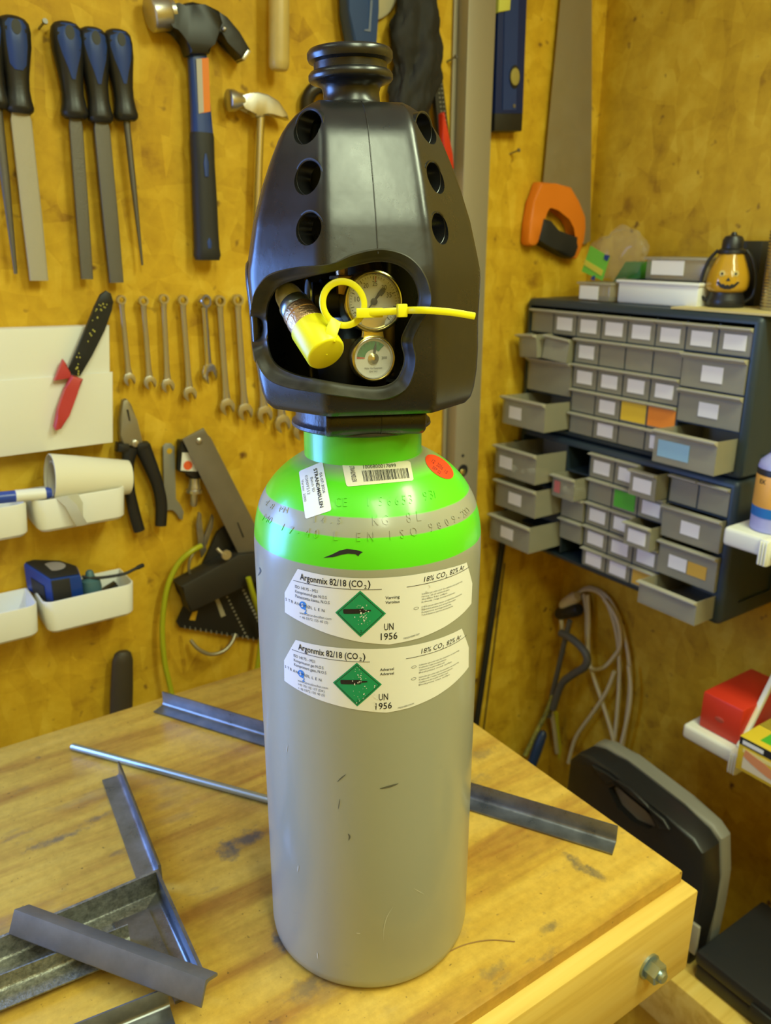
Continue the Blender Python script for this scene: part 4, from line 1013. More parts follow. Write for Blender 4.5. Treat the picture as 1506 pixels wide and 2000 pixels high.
# --- blue tool with white disc, black bag, clamp
t = thing('putty_knife', 'blue plastic tool handle before a white disc at the top edge', 'tool', B(708, 40, .02))
obj('handle', wallplate([(676, -60), (744, -60), (740, 20), (736, 120), (698, 120), (683, 20)], .012, .040, .006), mat('blue_handle', (.02, .06, .20), .4), t)
obj('handle_edge', wallplate([(724, 0), (728, 0), (724, 62), (712, 60), (712, 57), (720, 57)], .0402, .0412), mat('pale_blue', (.14, .18, .30), .4), t)
obj('disc', lathe(bmesh.new(), [(.052, 0), (.056, .002), (.056, .008), (.052, .010)], B(712, -45, .001), (0, -1, 0), 40), mat('cream', (.55, .48, .30), .5), t)
random.seed(3)
bm = bmesh.new(); bmesh.ops.create_uvsphere(bm, u_segments=72, v_segments=64, radius=1)
OUTL = [(-1.0, 12), (-.8, 48), (-.5, 52), (-.2, 50), (.1, 46), (.4, 44), (.7, 34), (1.0, 12)]
ctr = B(812, 105, .026)
from mathutils import noise as mnoise
for v in bm.verts:
    n_ = mnoise.fractal(V((v.co.x * 1.3, v.co.y * 1.3, v.co.z * 2.4)) + V((3, 1, 2)), 1.0, 2.0, 4); s_ = 1 + .38 * n_
    v.co = ctr + V((v.co.x * .040 * s_ + .006 * v.co.z, v.co.y * .024 * s_, v.co.z * .122 * (1 + .06 * n_)))
tag(obj('cloth_bag', bm, mat('black_cloth', (.014, .013, .012), .75, bump=.8, bscale=40)), 'crumpled black cloth bag hanging at the top behind the guard knob', 'bag')
bm = bmesh.new(); tube(bm, smooth_path([B(742, 60, .05), B(750, 70, .055), B(748, 95, .05)], 4), .0022, 8)
t = thing('bar_clamp', 'black bar clamp with white scale dots and a red jaw', 'clamp', B(855, 190, .02))
obj('bar', wallplate([(842, 92), (856, 78), (876, 250), (882, 320), (862, 320)], .014, .024, .001), BLACKP, t)
bm = bmesh.new()
for k in range(18):
    f = k / 17
    for dx in (0, 9): box(bm, *[B(851 + 17 * f + dx * .7 + s_, 120 + 150 * f + s_, .0246 if s_ > 0 else .0240) for s_ in (-1.6, 1.6)])
mk = obj('scale_mark', bm, mat('scale_grey', (.22, .21, .18), .6), t); mk['kind'] = 'stuff'
obj('jaw', wallplate([(864, 222), (870, 218), (874, 250), (886, 300), (888, 330), (874, 330), (866, 270)], .012, .034, .003), REDP, t)
# --- grey wall upright
t = thing('wall_upright', 'tall grey steel upright screwed to the wall behind the cylinder', 'wall rail', (.62, BACK_Y, -.40))
pb = bmesh.new(); box(pb, (.597, BACK_Y - .031, FLOOR_Z), (.653, BACK_Y - .0005, CEIL_Z - .01), .002); obj('rail', pb, POSTM, t)
obj('rail_flange', boxo((.589, BACK_Y - .006, FLOOR_Z), (.5965, BACK_Y - .0005, CEIL_Z - .01), .001), POSTM, t)
obj('slot', lathe(bmesh.new(), [(.0030, 0), (.0030, .0006)], B(904, 890, .0311), (0, -1, 0), 16), INK, t)
sl = obj('keyhole', lathe(bmesh.new(), [(.0115, 0), (.0115, .0006)], B(904, 919, .0311), (0, -1, 0), 24), INK, t)
obj('screw_head', lathe(bmesh.new(), [(.0062, 0), (.0062, .002), (.004, .0035)], B(903, 922, .0312), (0, -1, 0), 16), BRASS, sl)
# --- spirit level
t = thing('spirit_level', 'blue spirit level hanging beside the grey upright', 'level', B(998, 130, .012))
obj('body', wallplate([(977, -80), (1033, -80), (1022, 222), (967, 222)], .001, .024, .002), mat('level_blue', (.006, .022, .13), .35, metal=.2), t)
obj('web', wallplate([(988, -80), (1015, -80), (1008, 215), (982, 215)], .0245, .0252), mat('web_blue', (.010, .035, .17), .4), t)
obj('end_cap', wallplate([(967, 221), (1022, 221), (1020, 256), (966, 256)], .0005, .0255, .002), BLACKP, t)
vh = obj('vial_housing', lathe(bmesh.new(), [(.0115, 0), (.0115, .001), (.0100, .0014)], B(1005, 150, .0255), (0, -1, 0), 28, flat=1.5, up=(0, 0, 1)), BLACKP, t)
obj('vial', lathe(bmesh.new(), [(.0095, .0), (.0095, .0022), (.006, .0032)], B(1005, 150, .0262), (0, -1, 0), 24, flat=1.35, up=(0, 0, 1)), mat('amber_vial', (.34, .28, .08), .15), vh)
obj('top_vial', wallplate([(976, -20), (1000, -20), (997, 20), (974, 24)], .010, .0275, .002), mat('yellow_vial', (.62, .62, .12), .25), t)
obj('rivet', lathe(bmesh.new(), [(.003, 0), (.003, .001)], B(1004, 207, .0256), (0, -1, 0), 12), STEEL, t)
# --- hand saw
t = thing('hand_saw', 'hand saw hanging blade up with orange and black handle', 'saw', B(1100, 420, .015))
blade = [(1107, -120), (1156, -120), (1156, 200), (1153, 470), (1140, 478), (1100, 400), (1060, 372)]
obj('blade', wallplate(blade, .010, .0114), mat('saw_blade', (.44, .42, .37), .40, metal=.85, rvar=.06, vscale=20), t)
obj('handle', wallplate([(1057, 355), (1085, 358), (1117, 365), (1131, 394), (1145, 423), (1146, 445), (1143, 468), (1136, 490), (1128, 506), (1119, 505), (1124, 485), (1128, 463), (1121, 445), (1113, 429), (1103, 414), (1092, 405), (1078, 400), (1071, 402), (1065, 415), (1062, 435), (1055, 470), (1049, 479), (1042, 481), (1035, 478), (1033, 470), (1036, 433), (1044, 395)], .002, .025, .005), ORANGEP, t)
obj('grip', wallplate([(1064, 424), (1074, 438), (1092, 450), (1109, 457), (1131, 462), (1129, 482), (1126, 500), (1119, 505), (1104, 500), (1085, 487), (1068, 478), (1054, 470)], .000, .028, .006), RUBBER, t)
# --- row of combination wrenches
WR = [((236, 580), (252, 740), .78), ((279, 582), (292, 746), .86), ((319, 578), (327, 752), .92), ((356, 580), (370, 768), 1.0), None, ((428, 581), (443, 793), 1.22), ((463, 579), (478, 803), 1.30), ((498, 580), (516, 808), 1.38), ((532, 580), (551, 826), 1.48), ((566, 580), (587, 840), 1.55)]
WL = ['shortest combination wrench at the far left of the row', 'second shortest combination wrench right of the shortest one', 'third combination wrench with a thick faced ring end', 'fourth combination wrench hanging left of the bright offset one', None,
      'long combination wrench right of the bright offset wrench', 'long combination wrench hanging along the left side of the guard', 'combination wrench with its ring hidden behind the guard, left of two others', 'combination wrench between two others below the guard', 'longest combination wrench at the right end of the row']
def wrench(label, p0, p1, s, m=SATIN, tilt=0.0):
    off = .012; A, D = B(*p0, off), B(*p1, off); t = thing('combination_wrench', label, 'wrench', A, 'combination wrenches hanging in a row')
    d, a, up = frame_to(A, D, (0, -1, 0))
    if tilt:
        a, up = a * math.cos(tilt) + up * math.sin(tilt), up * math.cos(tilt) - a * math.sin(tilt)
    r = .0072 * s ** .6
    bm = bmesh.new(); h = .0042 * s ** .5
    c = A + d * r * .6
    skin_rings(bm, [ring_verts(bm, c + up * z, a, d, rr, rr, 24) for rr, z in ((r * .62, -h), (r * .96, -h), (r, -h * .8), (r, h * .8), (r * .96, h), (r * .62, h))], cap=False, closed=True)
    obj('ring_end', bm, m, t)
    L_ = (D - A).length
    obj('shank', rod(A + d * r * 1.5, D - d * .004 * s, [(0, .0042 * s ** .5, .0034), (.08, .0036 * s ** .6, .0026), (.85, .0042 * s ** .6, .0028), (1, .0062 * s ** .6, .0034)], 14, ex=2.6, up=up), m, t)
    R_ = .0098 * s ** .75; g = R_ * .50
    Pp = []
    for k in range(25):
        an = math.radians(-235 + 290 * k / 24 ); Pp.append((R_ * math.cos(an), -R_ * math.sin(an)))
    # open jaw: circle with a slot, turned 15 degrees
    an0 = 15; pts = [(-g, R_ * 1.12), (-R_ * .80, R_ * .75), (-R_ * 1.02, R_ * .15), (-R_ * .90, -R_ * .5), (-R_ * .45, -R_ * .98), (R_ * .45, -R_ * .98), (R_ * .90, -R_ * .5), (R_ * 1.02, R_ * .15), (R_ * .80, R_ * .75), (g, R_ * 1.12), (g, R_ * .10), (g * .6, -R_ * .22), (-g * .6, -R_ * .22), (-g, R_ * .10)]
    ca, sa = math.cos(math.radians(an0)), math.sin(math.radians(an0))
    poly = [D + a * (x * ca - y * sa) + d * (x * sa + y * ca) - up * .0034 for x, y in pts]
    obj('open_end', prism(poly, up * .0068, .0008), m, t)
    return t
for q, lb in zip(WR, WL):
    if q: wrench(lb, q[0], q[1], q[2])
wrench('bright offset wrench hanging turned sideways in the row', (398, 580), (408, 728), 1.55, CHROME, .35)
# --- white wall panel with the wire stripper
t = thing('white_wall_panel', 'white plastic panel on the left wall behind the wire stripper', 'panel', (-.08, BACK_Y, .39))
bm = prism([(.0045, .622, .462), (-.26, .622, .468), (-.28, .622, .306), (-.010, .622, .306)], (0, .027, 0), .004); obj('panel', bm, WHITEP, t)
obj('lower_flap', prism([(.0005, .6215, .402), (-.27, .6215, .404), (-.28, .6215, .307), (-.009, .6215, .307)], (0, -.0035, 0), .0012), WHITEP, t)
t = thing('wire_stripper', 'wire stripper with black jaws and red handles over the white panel', 'pliers', B(150, 700, .04))
obj('jaw_plates', wallplate([(208, 568), (217, 573), (222, 590), (219, 605), (205, 645), (180, 695), (157, 735), (145, 733), (133, 725), (150, 685), (174, 628), (186, 598), (197, 575)], .037, .044, .001), mat('black_steel', (.018, .018, .017), .45, metal=.3), t)
obj('handle', wallplate([(140, 733), (164, 741), (152, 768), (136, 812), (121, 838), (110, 842), (106, 834), (114, 800), (128, 760)], .036, .047, .003), mat('red_grip', (.52, .05, .05), .4), t)
obj('handle', wallplate([(124, 702), (131, 712), (134, 728), (146, 738), (107, 744), (116, 722)], .034, .044, .002), mat('red_grip', (.52, .05, .05), .4), t)
bm = bmesh.new(); random.seed(11)
for k in range(26):
    f = random.random(); x = 205 - 62 * f + random.uniform(-9, 10); y = 585 + 140 * f + random.uniform(-8, 8); s_ = random.uniform(.9, 1.8); box(bm, B(x - s_, y - s_, .0442), B(x + s_, y + s_ * 1.2, .0447))
mk = obj('yellow_mark', bm, mat('yellow_print', (.55, .50, .10), .5), t); mk['kind'] = 'stuff'
# --- combination pliers
t = thing('combination_pliers', 'combination pliers with black handles right of the white boxes', 'pliers', B(262, 870, .015))
obj('jaws', wallplate([(241, 783), (249, 780), (257, 790), (268, 820), (279, 866), (281, 872), (240, 872), (236, 850), (235, 820)], .008, .022, .003), mat('pliers_steel', (.36, .33, .25), .42, metal=.7), t)
obj('pivot', lathe(bmesh.new(), [(.005, 0), (.005, .002), (.003, .003)], B(264, 866, .022), (0, -1, 0), 16), SATIN, t)
obj('cutter_slot', wallplate([(247, 800), (251, 800), (255, 822), (252, 822)], .0221, .0226), INK, t)
for pts, rr in (([(255, 873), (250, 905), (253, 955), (262, 1000), (272, 1036)], [.0125, .0085, .0075, .0085, .0085]), ([(278, 872), (292, 905), (307, 945), (315, 985), (314, 1026)], [.0120, .0105, .0090, .0090, .0085])):
    P = smooth_path([B(x, y, .018) for x, y in pts], 6); rs = [interp([(i * 6, r_) for i, r_ in enumerate(rr)], k) for k in range(len(P))]
    obj('handle', tube(bmesh.new(), P, rs, 14, up=(0, -1, 0), rz=.0075), BLACKP, t)
obj('handle_guard', wallplate([(231, 866), (254, 868), (256, 884), (230, 884)], .008, .026, .004), BLACKP, t)
obj('handle_guard', wallplate([(266, 866), (292, 864), (293, 876), (270, 884)], .008, .026, .004), BLACKP, t)
# --- flat single-ended spanner
t = thing('flat_spanner', 'flat grey pressed steel spanner right of the pliers', 'wrench', B(333, 940, .006))
obj('plate', wallplate([(318, 872), (324, 866), (334, 866), (341, 873), (343, 975), (352, 985), (359, 1000), (357, 1016), (350, 1013), (346, 1003), (339, 996), (330, 995), (322, 1001), (318, 994), (322, 978)], .004, .0065, .0006), mat('grey_plate', (.30, .31, .30), .45, metal=.6), t)
obj('hole', lathe(bmesh.new(), [(.0042, 0), (.0042, .0004)], B(331, 881, .0066), (0, -1, 0), 18), OSB, t)
# --- bevel gauge / steel square, coupling, black carpenter square
t = thing('steel_square', 'wide grey steel square blade hanging tilted on the wall', 'square', B(430, 960, .03))
obj('blade', wallplate([(357, 858), (398, 836), (404, 848), (412, 855), (500, 1028), (520, 1075), (516, 1092), (466, 1082)], .028, .031, .0006), mat('brown_grey_steel', (.22, .195, .155), .5, metal=.55, var=.12, vscale=14), t)
obj('pin', lathe(bmesh.new(), [(.0045, 0), (.0045, .002), (.002, .0035)], B(389, 861, .031), (0, -1, 0), 16), SATIN, t)
obj('slit', wallplate([(463, 1021), (465, 1020), (477, 1049), (474, 1050)], .0311, .0315), INK, t)
t = thing('air_coupling', 'black air tool coupling with a white label and red dot', 'coupling', B(372, 930, .015))
obj('body', wallplate([(354, 862), (392, 862), (396, 935), (372, 935), (371, 924), (352, 922)], .002, .022, .003), BLACKP, t)
lbm = obj('label_plate', wallplate([(356, 884), (384, 884), (386, 921), (353, 919)], .0221, .0227), PAPER, t)
obj('red_dot', lathe(bmesh.new(), [(.0068, 0), (.0068, .0003)], B(367, 909, .0228), (0, -1, 0), 24), mat('dot_red', (.80, .12, .03), .5), lbm)
obj('connector', rod(B(380, 933, .013), B(378, 988, .013), [(0, .0085), (.25, .0085), (.30, .0095), (.40, .0095), (.42, .012), (.52, .012), (.56, .0058), (.95, .0055), (1, .0042)], 24), SATIN, t)
BLKM = mat('black_aluminium', (.016, .015, .013), .5, metal=.2)
t = thing('carpenter_square', 'black carpenter square with white scale marks by the cylinder shoulder', 'square', B(450, 1170, .02))
obj('plate', wallplate([(425, 1040), (448, 1022), (492, 1085), (540, 1130), (540, 1256), (352, 1226), (346, 1216), (362, 1180)], .004, .010, .0008), BLKM, t)
obj('fence', wallplate([(353, 1146), (466, 1084), (500, 1080), (520, 1090), (520, 1128), (372, 1196), (366, 1168)], .004, .040, .003), mat('black_fence', (.022, .019, .015), .55), t)
obj('scale_plate', wallplate([(420, 1170), (427, 1168), (441, 1202), (432, 1206)], .0101, .0108), mat('scale_cream', (.36, .32, .22), .6), t)
obj('opening', wallplate([(376, 1196), (386, 1193), (381, 1212), (370, 1211)], .0101, .0106), OSB, t)
bm = bmesh.new()
for k in range(17):
    x = 360 + 10.3 * k; y = 1222 + 1.75 * k; box(bm, B(x, y, .0101), B(x + 2, y + 6, .0106))
for k in range(12):
    x, y = 442 + 3.4 * k, 1165 + 7 * k; box(bm, B(x, y, .0101), B(x + 4, y + 2.4, .0106))
    x, y = 470 + 3.2 * k, 1145 + 6.6 * k; box(bm, B(x, y, .0101), B(x + 5, y + 2.8, .0106))
mk = obj('scale_mark', bm, mat('scale_white', (.30, .28, .23), .6), t); mk['kind'] = 'stuff'
t = thing('bottle_opener_key', 'small metal key on a hook in front of the black square', 'key', B(435, 1080, .045))
obj('shaft', tube(bmesh.new(), smooth_path([B(424, 1071, .042), B(432, 1079, .045), B(441, 1083, .046)], 4), .0026, 8), SATIN, t)
obj('bow', lathe(bmesh.new(), [(.0075, 0), (.0080, .001), (.0080, .003), (.0075, .004)], B(441, 1083, .044), (0, -1, 0), 20), mat('pale_metal', (.50, .45, .32), .35, metal=.7), t)
t = thing('tin_snips', 'grey steel snips hanging behind the tilted square', 'snips', B(400, 1040, .014))
obj('blade', wallplate([(388, 1000), (393, 1003), (397, 1040), (404, 1075), (394, 1090), (388, 1062), (384, 1025)], .010, .014, .0006), STEEL, t)
obj('blade', wallplate([(414, 1004), (418, 1010), (416, 1030), (405, 1062), (398, 1075), (400, 1045), (410, 1022)], .011, .015, .0006), STEEL, t)
# --- wires on the wall
YW = mat('yellow_green_wire', (.40, .42, .01), .4)
bm = tube(bmesh.new(), smooth_path([B(393, 1066, .02), B(372, 1078, .025), B(346, 1104, .02), B(326, 1150, .02), B(317, 1220, .02), B(321, 1290, .022), B(332, 1340, .025), B(345, 1400, .03)], 6), .0042, 10)
tag(obj('earth_wire', bm, YW), 'yellow green wire curving down the wall left of the black square', 'wire')
bm = tube(bmesh.new(), smooth_path([B(485, 1128, .052), B(494, 1160, .050), B(512, 1220, .030), B(508, 1265, .026), B(500, 1320, .024)], 6), .0042, 10)
tag(obj('earth_wire', bm, YW), 'yellow green wire showing beside the cylinder edge under the black square', 'wire')
bm = tube(bmesh.new(), smooth_path([B(372, 1250, .012), B(388, 1268, .02), B(412, 1278, .024), B(436, 1272, .024), B(452, 1256, .02), B(460, 1238, .014)], 6), .0030, 10)
tag(obj('wire_hook', bm, mat('grey_wire', (.35, .31, .22), .35, metal=.7)), 'bent grey wire hook below the black square', 'hook')
bm = tube(bmesh.new(), smooth_path([B(386, 1072, .012), B(372, 1090, .018), B(369, 1115, .018), B(380, 1135, .012)], 6), .0022, 8)
tag(obj('wire_hook', bm, mat('grey_wire', (.35, .31, .22), .35, metal=.7)), 'thin grey wire loop left of the black square fence', 'hook')
bm = rod(B(240, 1272, .018), B(236, 1420, .018), [(0, .008, .005), (.03, .0125, .008), (.12, .0155, .010), (.5, .017, .011), (1, .017, .011)], 20)
tag(obj('tool_sheath', bm, mat('dark_leather', (.045, .033, .018), .55, bump=.4, bscale=120)), 'dark brown sheath hanging between the white boxes and the bench', 'sheath')
for x, y, lb in ((75, 58, 'bare nail in the wall right of the rasp handle'), (995, 302, 'dark screw in the wall below the spirit level'), (872, 122, 'bent nail in the wall beside the black bag'), (1176, 212, 'small bluish pin near the room corner')):
    p = B(x, y, 0); t = tag(obj('wall_nail', rod(p + V((0, .004, 0)), p + V((.004, -.02, .006)), [(0, .0014), (.9, .0014), (.91, .0034), (1, .0032)], 10, up=(0, 0, 1)), STEEL), lb, 'nail')

# --- white wall boxes with their contents
def bin_box(label, x0, x1, zb, zt, dep, rad=.014):
    t = thing('wall_box', label, 'box', (.5 * (x0 + x1), BACK_Y, zb), 'white plastic boxes on the left wall')
    yb, yf = BACK_Y - .003, BACK_Y - dep
    def outline(ins, z, shr=0.0):
        xa, xb, ya, yd = x0 + ins + shr, x1 - ins - shr, yf + ins + shr, yb - ins
        r = max(rad - ins, .002); q = []
        for cx, cy, a_ in ((xb - r, ya + r, -90), (xb - .002, yd - .002, 0), (xa + .002, yd - .002, 90), (xa + r, ya + r, 180)):
            rr = r if a_ in (-90, 180) else .002
            for k in range(7):
                an = math.radians(a_ + 15 * k); q.append(V((cx + rr * math.cos(an), cy + rr * math.sin(an), z)))
        return q
    bm = bmesh.new()
    rr = [[bm.verts.new(p) for p in outline(i, z, s_)] for i, z, s_ in ((.004, zb, .003), (.0, zb + .004, .003), (0, zt - .001, 0), (.0006, zt, 0), (.0022, zt, 0), (.0026, zt - .001, 0), (.0026, zb + .004, .003), (.004, zb + .0025, .004))]
    skin_rings(bm, rr); obj('shell', bm, WHITEP, t); return t
bin_box('upper right white wall box carrying a paper roll', -.1275, -.0085, .2085, .253, .072)
bin_box('upper left white wall box cut off by the photo edge', -.26, -.1335, .2085, .253, .072)
bin_box('lower right white wall box holding the tape measure', -.133, -.0100, .0650, .1125, .072)
bin_box('lower left white wall box cut off by the photo edge', -.27, -.1385, .0680, .1135, .072)
t = thing('paper_roll', 'loosely rolled white paper lying in the upper white wall box', 'paper roll', B(170, 930, .04))
p0, p1 = B(97, 935, .040), B(250, 932, .040)
d, a, up = frame_to(p0, p1, (0, -1, 0))
bm = bmesh.new(); rings = []
for f, r_ in ((0, .0330), (.3, .0305), (.7, .0265), (1, .0235)):
    rings.append(ring_verts(bm, p0.lerp(p1, f), a, up, r_, r_, 36))
for f, r_ in ((1, .0222), (.5, .0275), (0, .0314)):
    rings.append(ring_verts(bm, p0.lerp(p1, f), a, up, r_, r_, 36))
skin_rings(bm, rings, closed=True); obj('sheet', bm, mat('roll_paper', (.78, .74, .60), .7), t)
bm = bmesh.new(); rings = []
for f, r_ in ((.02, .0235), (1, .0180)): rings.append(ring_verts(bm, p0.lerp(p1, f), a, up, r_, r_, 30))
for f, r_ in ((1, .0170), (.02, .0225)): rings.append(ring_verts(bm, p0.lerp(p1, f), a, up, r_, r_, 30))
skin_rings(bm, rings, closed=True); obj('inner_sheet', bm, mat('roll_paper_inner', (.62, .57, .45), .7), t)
bm = bmesh.new(); R0 = []
for px, py, oo in ((108, 972, .072), (128, 990, .080), (140, 1012, .082), (150, 1028, .078)):
    R0.append([bm.verts.new(B(px, py, oo)), bm.verts.new(B(px + 22, py - 4, oo + .004)), bm.verts.new(B(px + 44 - (py - 972) * .55, py - 8, oo - .001))])
for A_, B_ in zip(R0, R0[1:]):
    for k in range(2): bm.faces.new((A_[k], A_[k + 1], B_[k + 1], B_[k]))
bmesh.ops.solidify(bm, geom=bm.faces[:], thickness=.0006); obj('loose_flap', bm, mat('roll_paper', (.78, .74, .60), .7), t)
t = thing('blue_marker', 'blue and white marker lying on the upper white wall boxes', 'marker', B(40, 970, .06))
obj('barrel', rod(B(-40, 976, .062), B(100, 962, .062), [(0, .0075), (.95, .0075), (1, .006)], 18), mat('marker_blue', (.03, .07, .42), .3), t)
obj('white_band', rod(B(30, 969, .063), B(88, 964, .063), [(0, .0078), (1, .0078)], 18), WHITEP, t)
# tape measure
t = thing('tape_measure', 'black and blue tape measure lying in the lower white box', 'tape measure', B(100, 1130, .05))
tp_ = [at(46, 1098, 1, .641), at(98, 1132, 1, .593), at(158, 1122, 1, .592), at(152, 1106, 1, .622), at(118, 1095, 1, .640), at(62, 1093, 1, .643)]
dn = V((0, 0, -.043))
obj('blue_case', prism(tp_, dn, .004), mat('tape_blue', (.006, .04, .26), .35), t)
cen_ = sum(tp_, V((0, 0, 0))) / 6
nu = (tp_[1] - tp_[0]).cross(tp_[2] - tp_[0]).normalized()
if nu.z < 0: nu = -nu
obj('black_top', prism([cen_.lerp(p, .93) - nu * .001 for p in tp_], nu * .0022, .0008), RUBBER, t)
obj('sticker', prism([cen_ + (tp_[2] - tp_[1]) * (.36 * math.cos(k * math.pi / 10)) + (tp_[5] - tp_[1]) * (.20 * math.sin(k * math.pi / 10)) + nu * .0012 for k in range(20)], nu * .0004), mat('tape_sticker', (.30, .27, .28), .5), t)
def side_panel(i, j, u0, u1, v0, v1, th):
    a_, b_ = tp_[i], tp_[j]; no = (b_ - a_).cross(V((0, 0, 1))).normalized()
    if no.dot(cen_ - a_) > 0: no = -no
    q = [a_.lerp(b_, u) + dn * v - no * .001 for u, v in ((u0, v0), (u1, v0), (u1, v1), (u0, v1))]
    obj('black_grip', prism(q, no * th, .0008), RUBBER, t)
side_panel(1, 2, .02, .62, .05, .96, .0022); side_panel(0, 1, .22, .72, .38, .90, .0022)
t = thing('teal_cap', 'small teal plastic cap beside the tape measure', 'cap', B(178, 1145, .045))
obj('knob', lathe(bmesh.new(), [(.013, -.012), (.014, .0), (.0125, .010), (.007, .013), (.005, .022), (.003, .024)], B(178, 1145, .045), (0, 0, 1), 24), mat('teal', (.06, .14, .17), .45), t)
bm = tube(bmesh.new(), smooth_path([B(160, 1126, .045), B(185, 1129, .052), B(215, 1126, .058), B(245, 1120, .060), B(262, 1112, .058), B(279, 1104, .05)], 5), [.0022] * 22 + [.0032] * 4, 10)
tag(obj('black_strap', bm, RUBBER), 'thin black strap sticking out of the lower white box', 'strap')
bm = wallplate([(195, 1160), (228, 1140), (233, 1146), (205, 1162)], .03, .045, .002); tag(obj('black_clip', bm, BLACKP), 'small black clip lying in the lower white box', 'clip')
# --- black bar leaning in the corner
bm = rod(B(1011, 860, .010), B(915, 1520, .020), [(0, .006, .004), (1, .006, .004)], 12, ex=6)
tag(obj('flat_bar', bm, mat('matt_black', (.012, .012, .011), .6)), 'thin black bar leaning on the wall left of the drawer cabinets', 'bar')
bm = rod(B(986, 1100, .004), B(943, 1440, .004), [(0, .0012), (1, .0012)], 8)  # dark rod on the wall, modelled shadow line of the leaning bar
tag(obj('bar_shadow_line', bm, mat('matt_black', (.012, .012, .011), .6)), 'thin dark rod on the wall standing in for the shadow of the leaning black bar', 'cable')

# ================================================================== DRAWER CABINETS ON THE RIGHT WALL
CX = 0.775          # front plane
DM = {}
def drawer_meshes(wv, h):
    k = (round(wv, 4), round(h, 4))
    if k in DM: return DM[k]
    dep, th = .125, .0016
    bm = bmesh.new()
    box(bm, (0, -wv / 2, 0), (th, wv / 2, h), .0006, 1)
    me_b = bpy.data.meshes.new('drawer')
    bm2 = bmesh.new()
    P = [(0, -wv / 2, 0), (0, wv / 2, 0), (dep, wv / 2, 0), (dep, -wv / 2, 0)]; Q = [(x, y, h - .004) for x, y, z in P]; Q[0] = (0, -wv / 2, h); Q[1] = (0, wv / 2, h)
    vb_ = [bm2.verts.new(p) for p in P]; vt_ = [bm2.verts.new(p) for p in Q]
    bm2.faces.new(vb_)
    for i in range(4): bm2.faces.new((vb_[i], vb_[(i + 1) % 4], vt_[(i + 1) % 4], vt_[i]))
    bmesh.ops.recalc_face_normals(bm2, faces=bm2.faces); bmesh.ops.solidify(bm2, geom=bm2.faces[:], thickness=th)
    bm2.to_mesh(me_b); bm.free(); bm2.free(); me_b.materials.append(DRAWER)
    bm = bmesh.new()
    hh = .0065 if h < .045 else .008
    prism([(-.0095, -wv / 2 - .0005, h - .002), (-.0095, -wv / 2 - .0005, h), (.0, -wv / 2 - .0005, h + .0006), (.0, -wv / 2 - .0005, h - hh)], (0, wv + .001, 0), .0004, bm=bm)
    me_l = bpy.data.meshes.new('pull_lip'); bmesh.ops.recalc_face_normals(bm, faces=bm.faces); bm.to_mesh(me_l); bm.free(); me_l.materials.append(DRAWERLIP)
    DM[k] = (me_b, me_l); return DM[k]
CARDM = {}
def card_mesh(cw, ch, m):
    k = (round(cw, 4), round(ch, 4), m.name)
    if k not in CARDM:
        bm = boxo((-.0010, -cw / 2, -ch / 2), (-.0002, cw / 2, ch / 2)); me = bpy.data.meshes.new('label_card'); bm.to_mesh(me); bm.free(); me.materials.append(m); CARDM[k] = me
    return CARDM[k]
CYEL, CORA, CBLU, CGRN, CAMB = mat('yellow_card', (.80, .52, .02), .55), mat('orange_card', (.85, .25, .01), .55), mat('blue_card', (.28, .48, .58), .5), mat('green_card', (.08, .42, .03), .5), mat('amber_card', (.62, .36, .04), .55)
def link(name, me, parent, loc):
    o = bpy.data.objects.new(name, me); COL.objects.link(o); o.parent = parent; o.location = loc; return o
def drawer(cab, y0, y1, z0, z1, card=None, pull=0.0, tilt=0.0, cardm=None, stuff=None):
    """y1 > y0: y1 is the end further into the corner; card = (offset along y, width, height, raise)"""
    wv, h = y1 - y0 - .003, z1 - z0 - .003
    mb, ml = drawer_meshes(wv, h)
    d = link('drawer', mb, cab, V((CX + .002 - pull, (y0 + y1) / 2, z0 + .0015)) - cab.location)
    if tilt: d.rotation_euler = (tilt * .6, tilt * .5, tilt)
    link('pull_lip', ml, d, (0, 0, 0))
    if card:
        cm = card_mesh(card[1], card[2], cardm or CARD); link('label_card', cm, d, (0, card[0], h * .46 + (card[3] if len(card) > 3 else 0)))
    if stuff:
        bm = bmesh.new(); rnd = random.Random(int(y0 * 1000 + z0 * 777))
        for k in range(9):
            bmesh.ops.create_icosphere(bm, subdivisions=1, radius=rnd.uniform(.004, .007), matrix=Matrix.Translation((rnd.uniform(.008, .05), rnd.uniform(-wv * .38, wv * .38), rnd.uniform(.007, .012))))
        me = bpy.data.meshes.new('contents'); bm.to_mesh(me); bm.free(); me.materials.append(stuff); o = link('contents', me, d, (0, 0, 0)); o['kind'] = 'stuff'
    return d
def cabinet(label, zb, zt, hls, vls, opens):
    y0, y1 = .172, .642
    cab = thing('drawer_cabinet', label, 'drawer cabinet', (CX, .407, zb))
    bm = bmesh.new()
    box(bm, (CX, y0, zb), (RIGHT_X - .001, y1, zt), .010, 3)
    fr_ = obj('frame', bm, CABINET, cab, angle=40)
    boolean_cut(fr_, boxo((CX - .02, .1835, zb + .010), (RIGHT_X - .02, .629, zt - .012)))
    boolean_cut(fr_, boxo((CX + .045, y0 - .02, zb + .03), (RIGHT_X - .03, y0 + .003, zt - .09)))
    obj('side_panel', boxo((CX + .045, y0 + .0042, zb + .028), (RIGHT_X - .03, y0 + .0055, zt - .088)), mat('smoky_panel', (.07, .055, .045), .3), cab)
    obj('inner_back', boxo((CX + .132, .184, zb + .0105), (CX + .136, .6285, zt - .0125)), CABINSIDE, cab)
    for (a, b_, z) in hls: obj('shelf', boxo((CX + .004, a, z - .0012), (CX + .131, b_, z + .0012)), CABINET, cab)
    for (y, a, b_) in vls: obj('divider', boxo((CX + .003, y - .0016, a), (CX + .131, y + .0016, b_)), CABINET, cab)
    return cab
CWD = .0555
cols8 = [.1838 + CWD * k for k in range(9)]
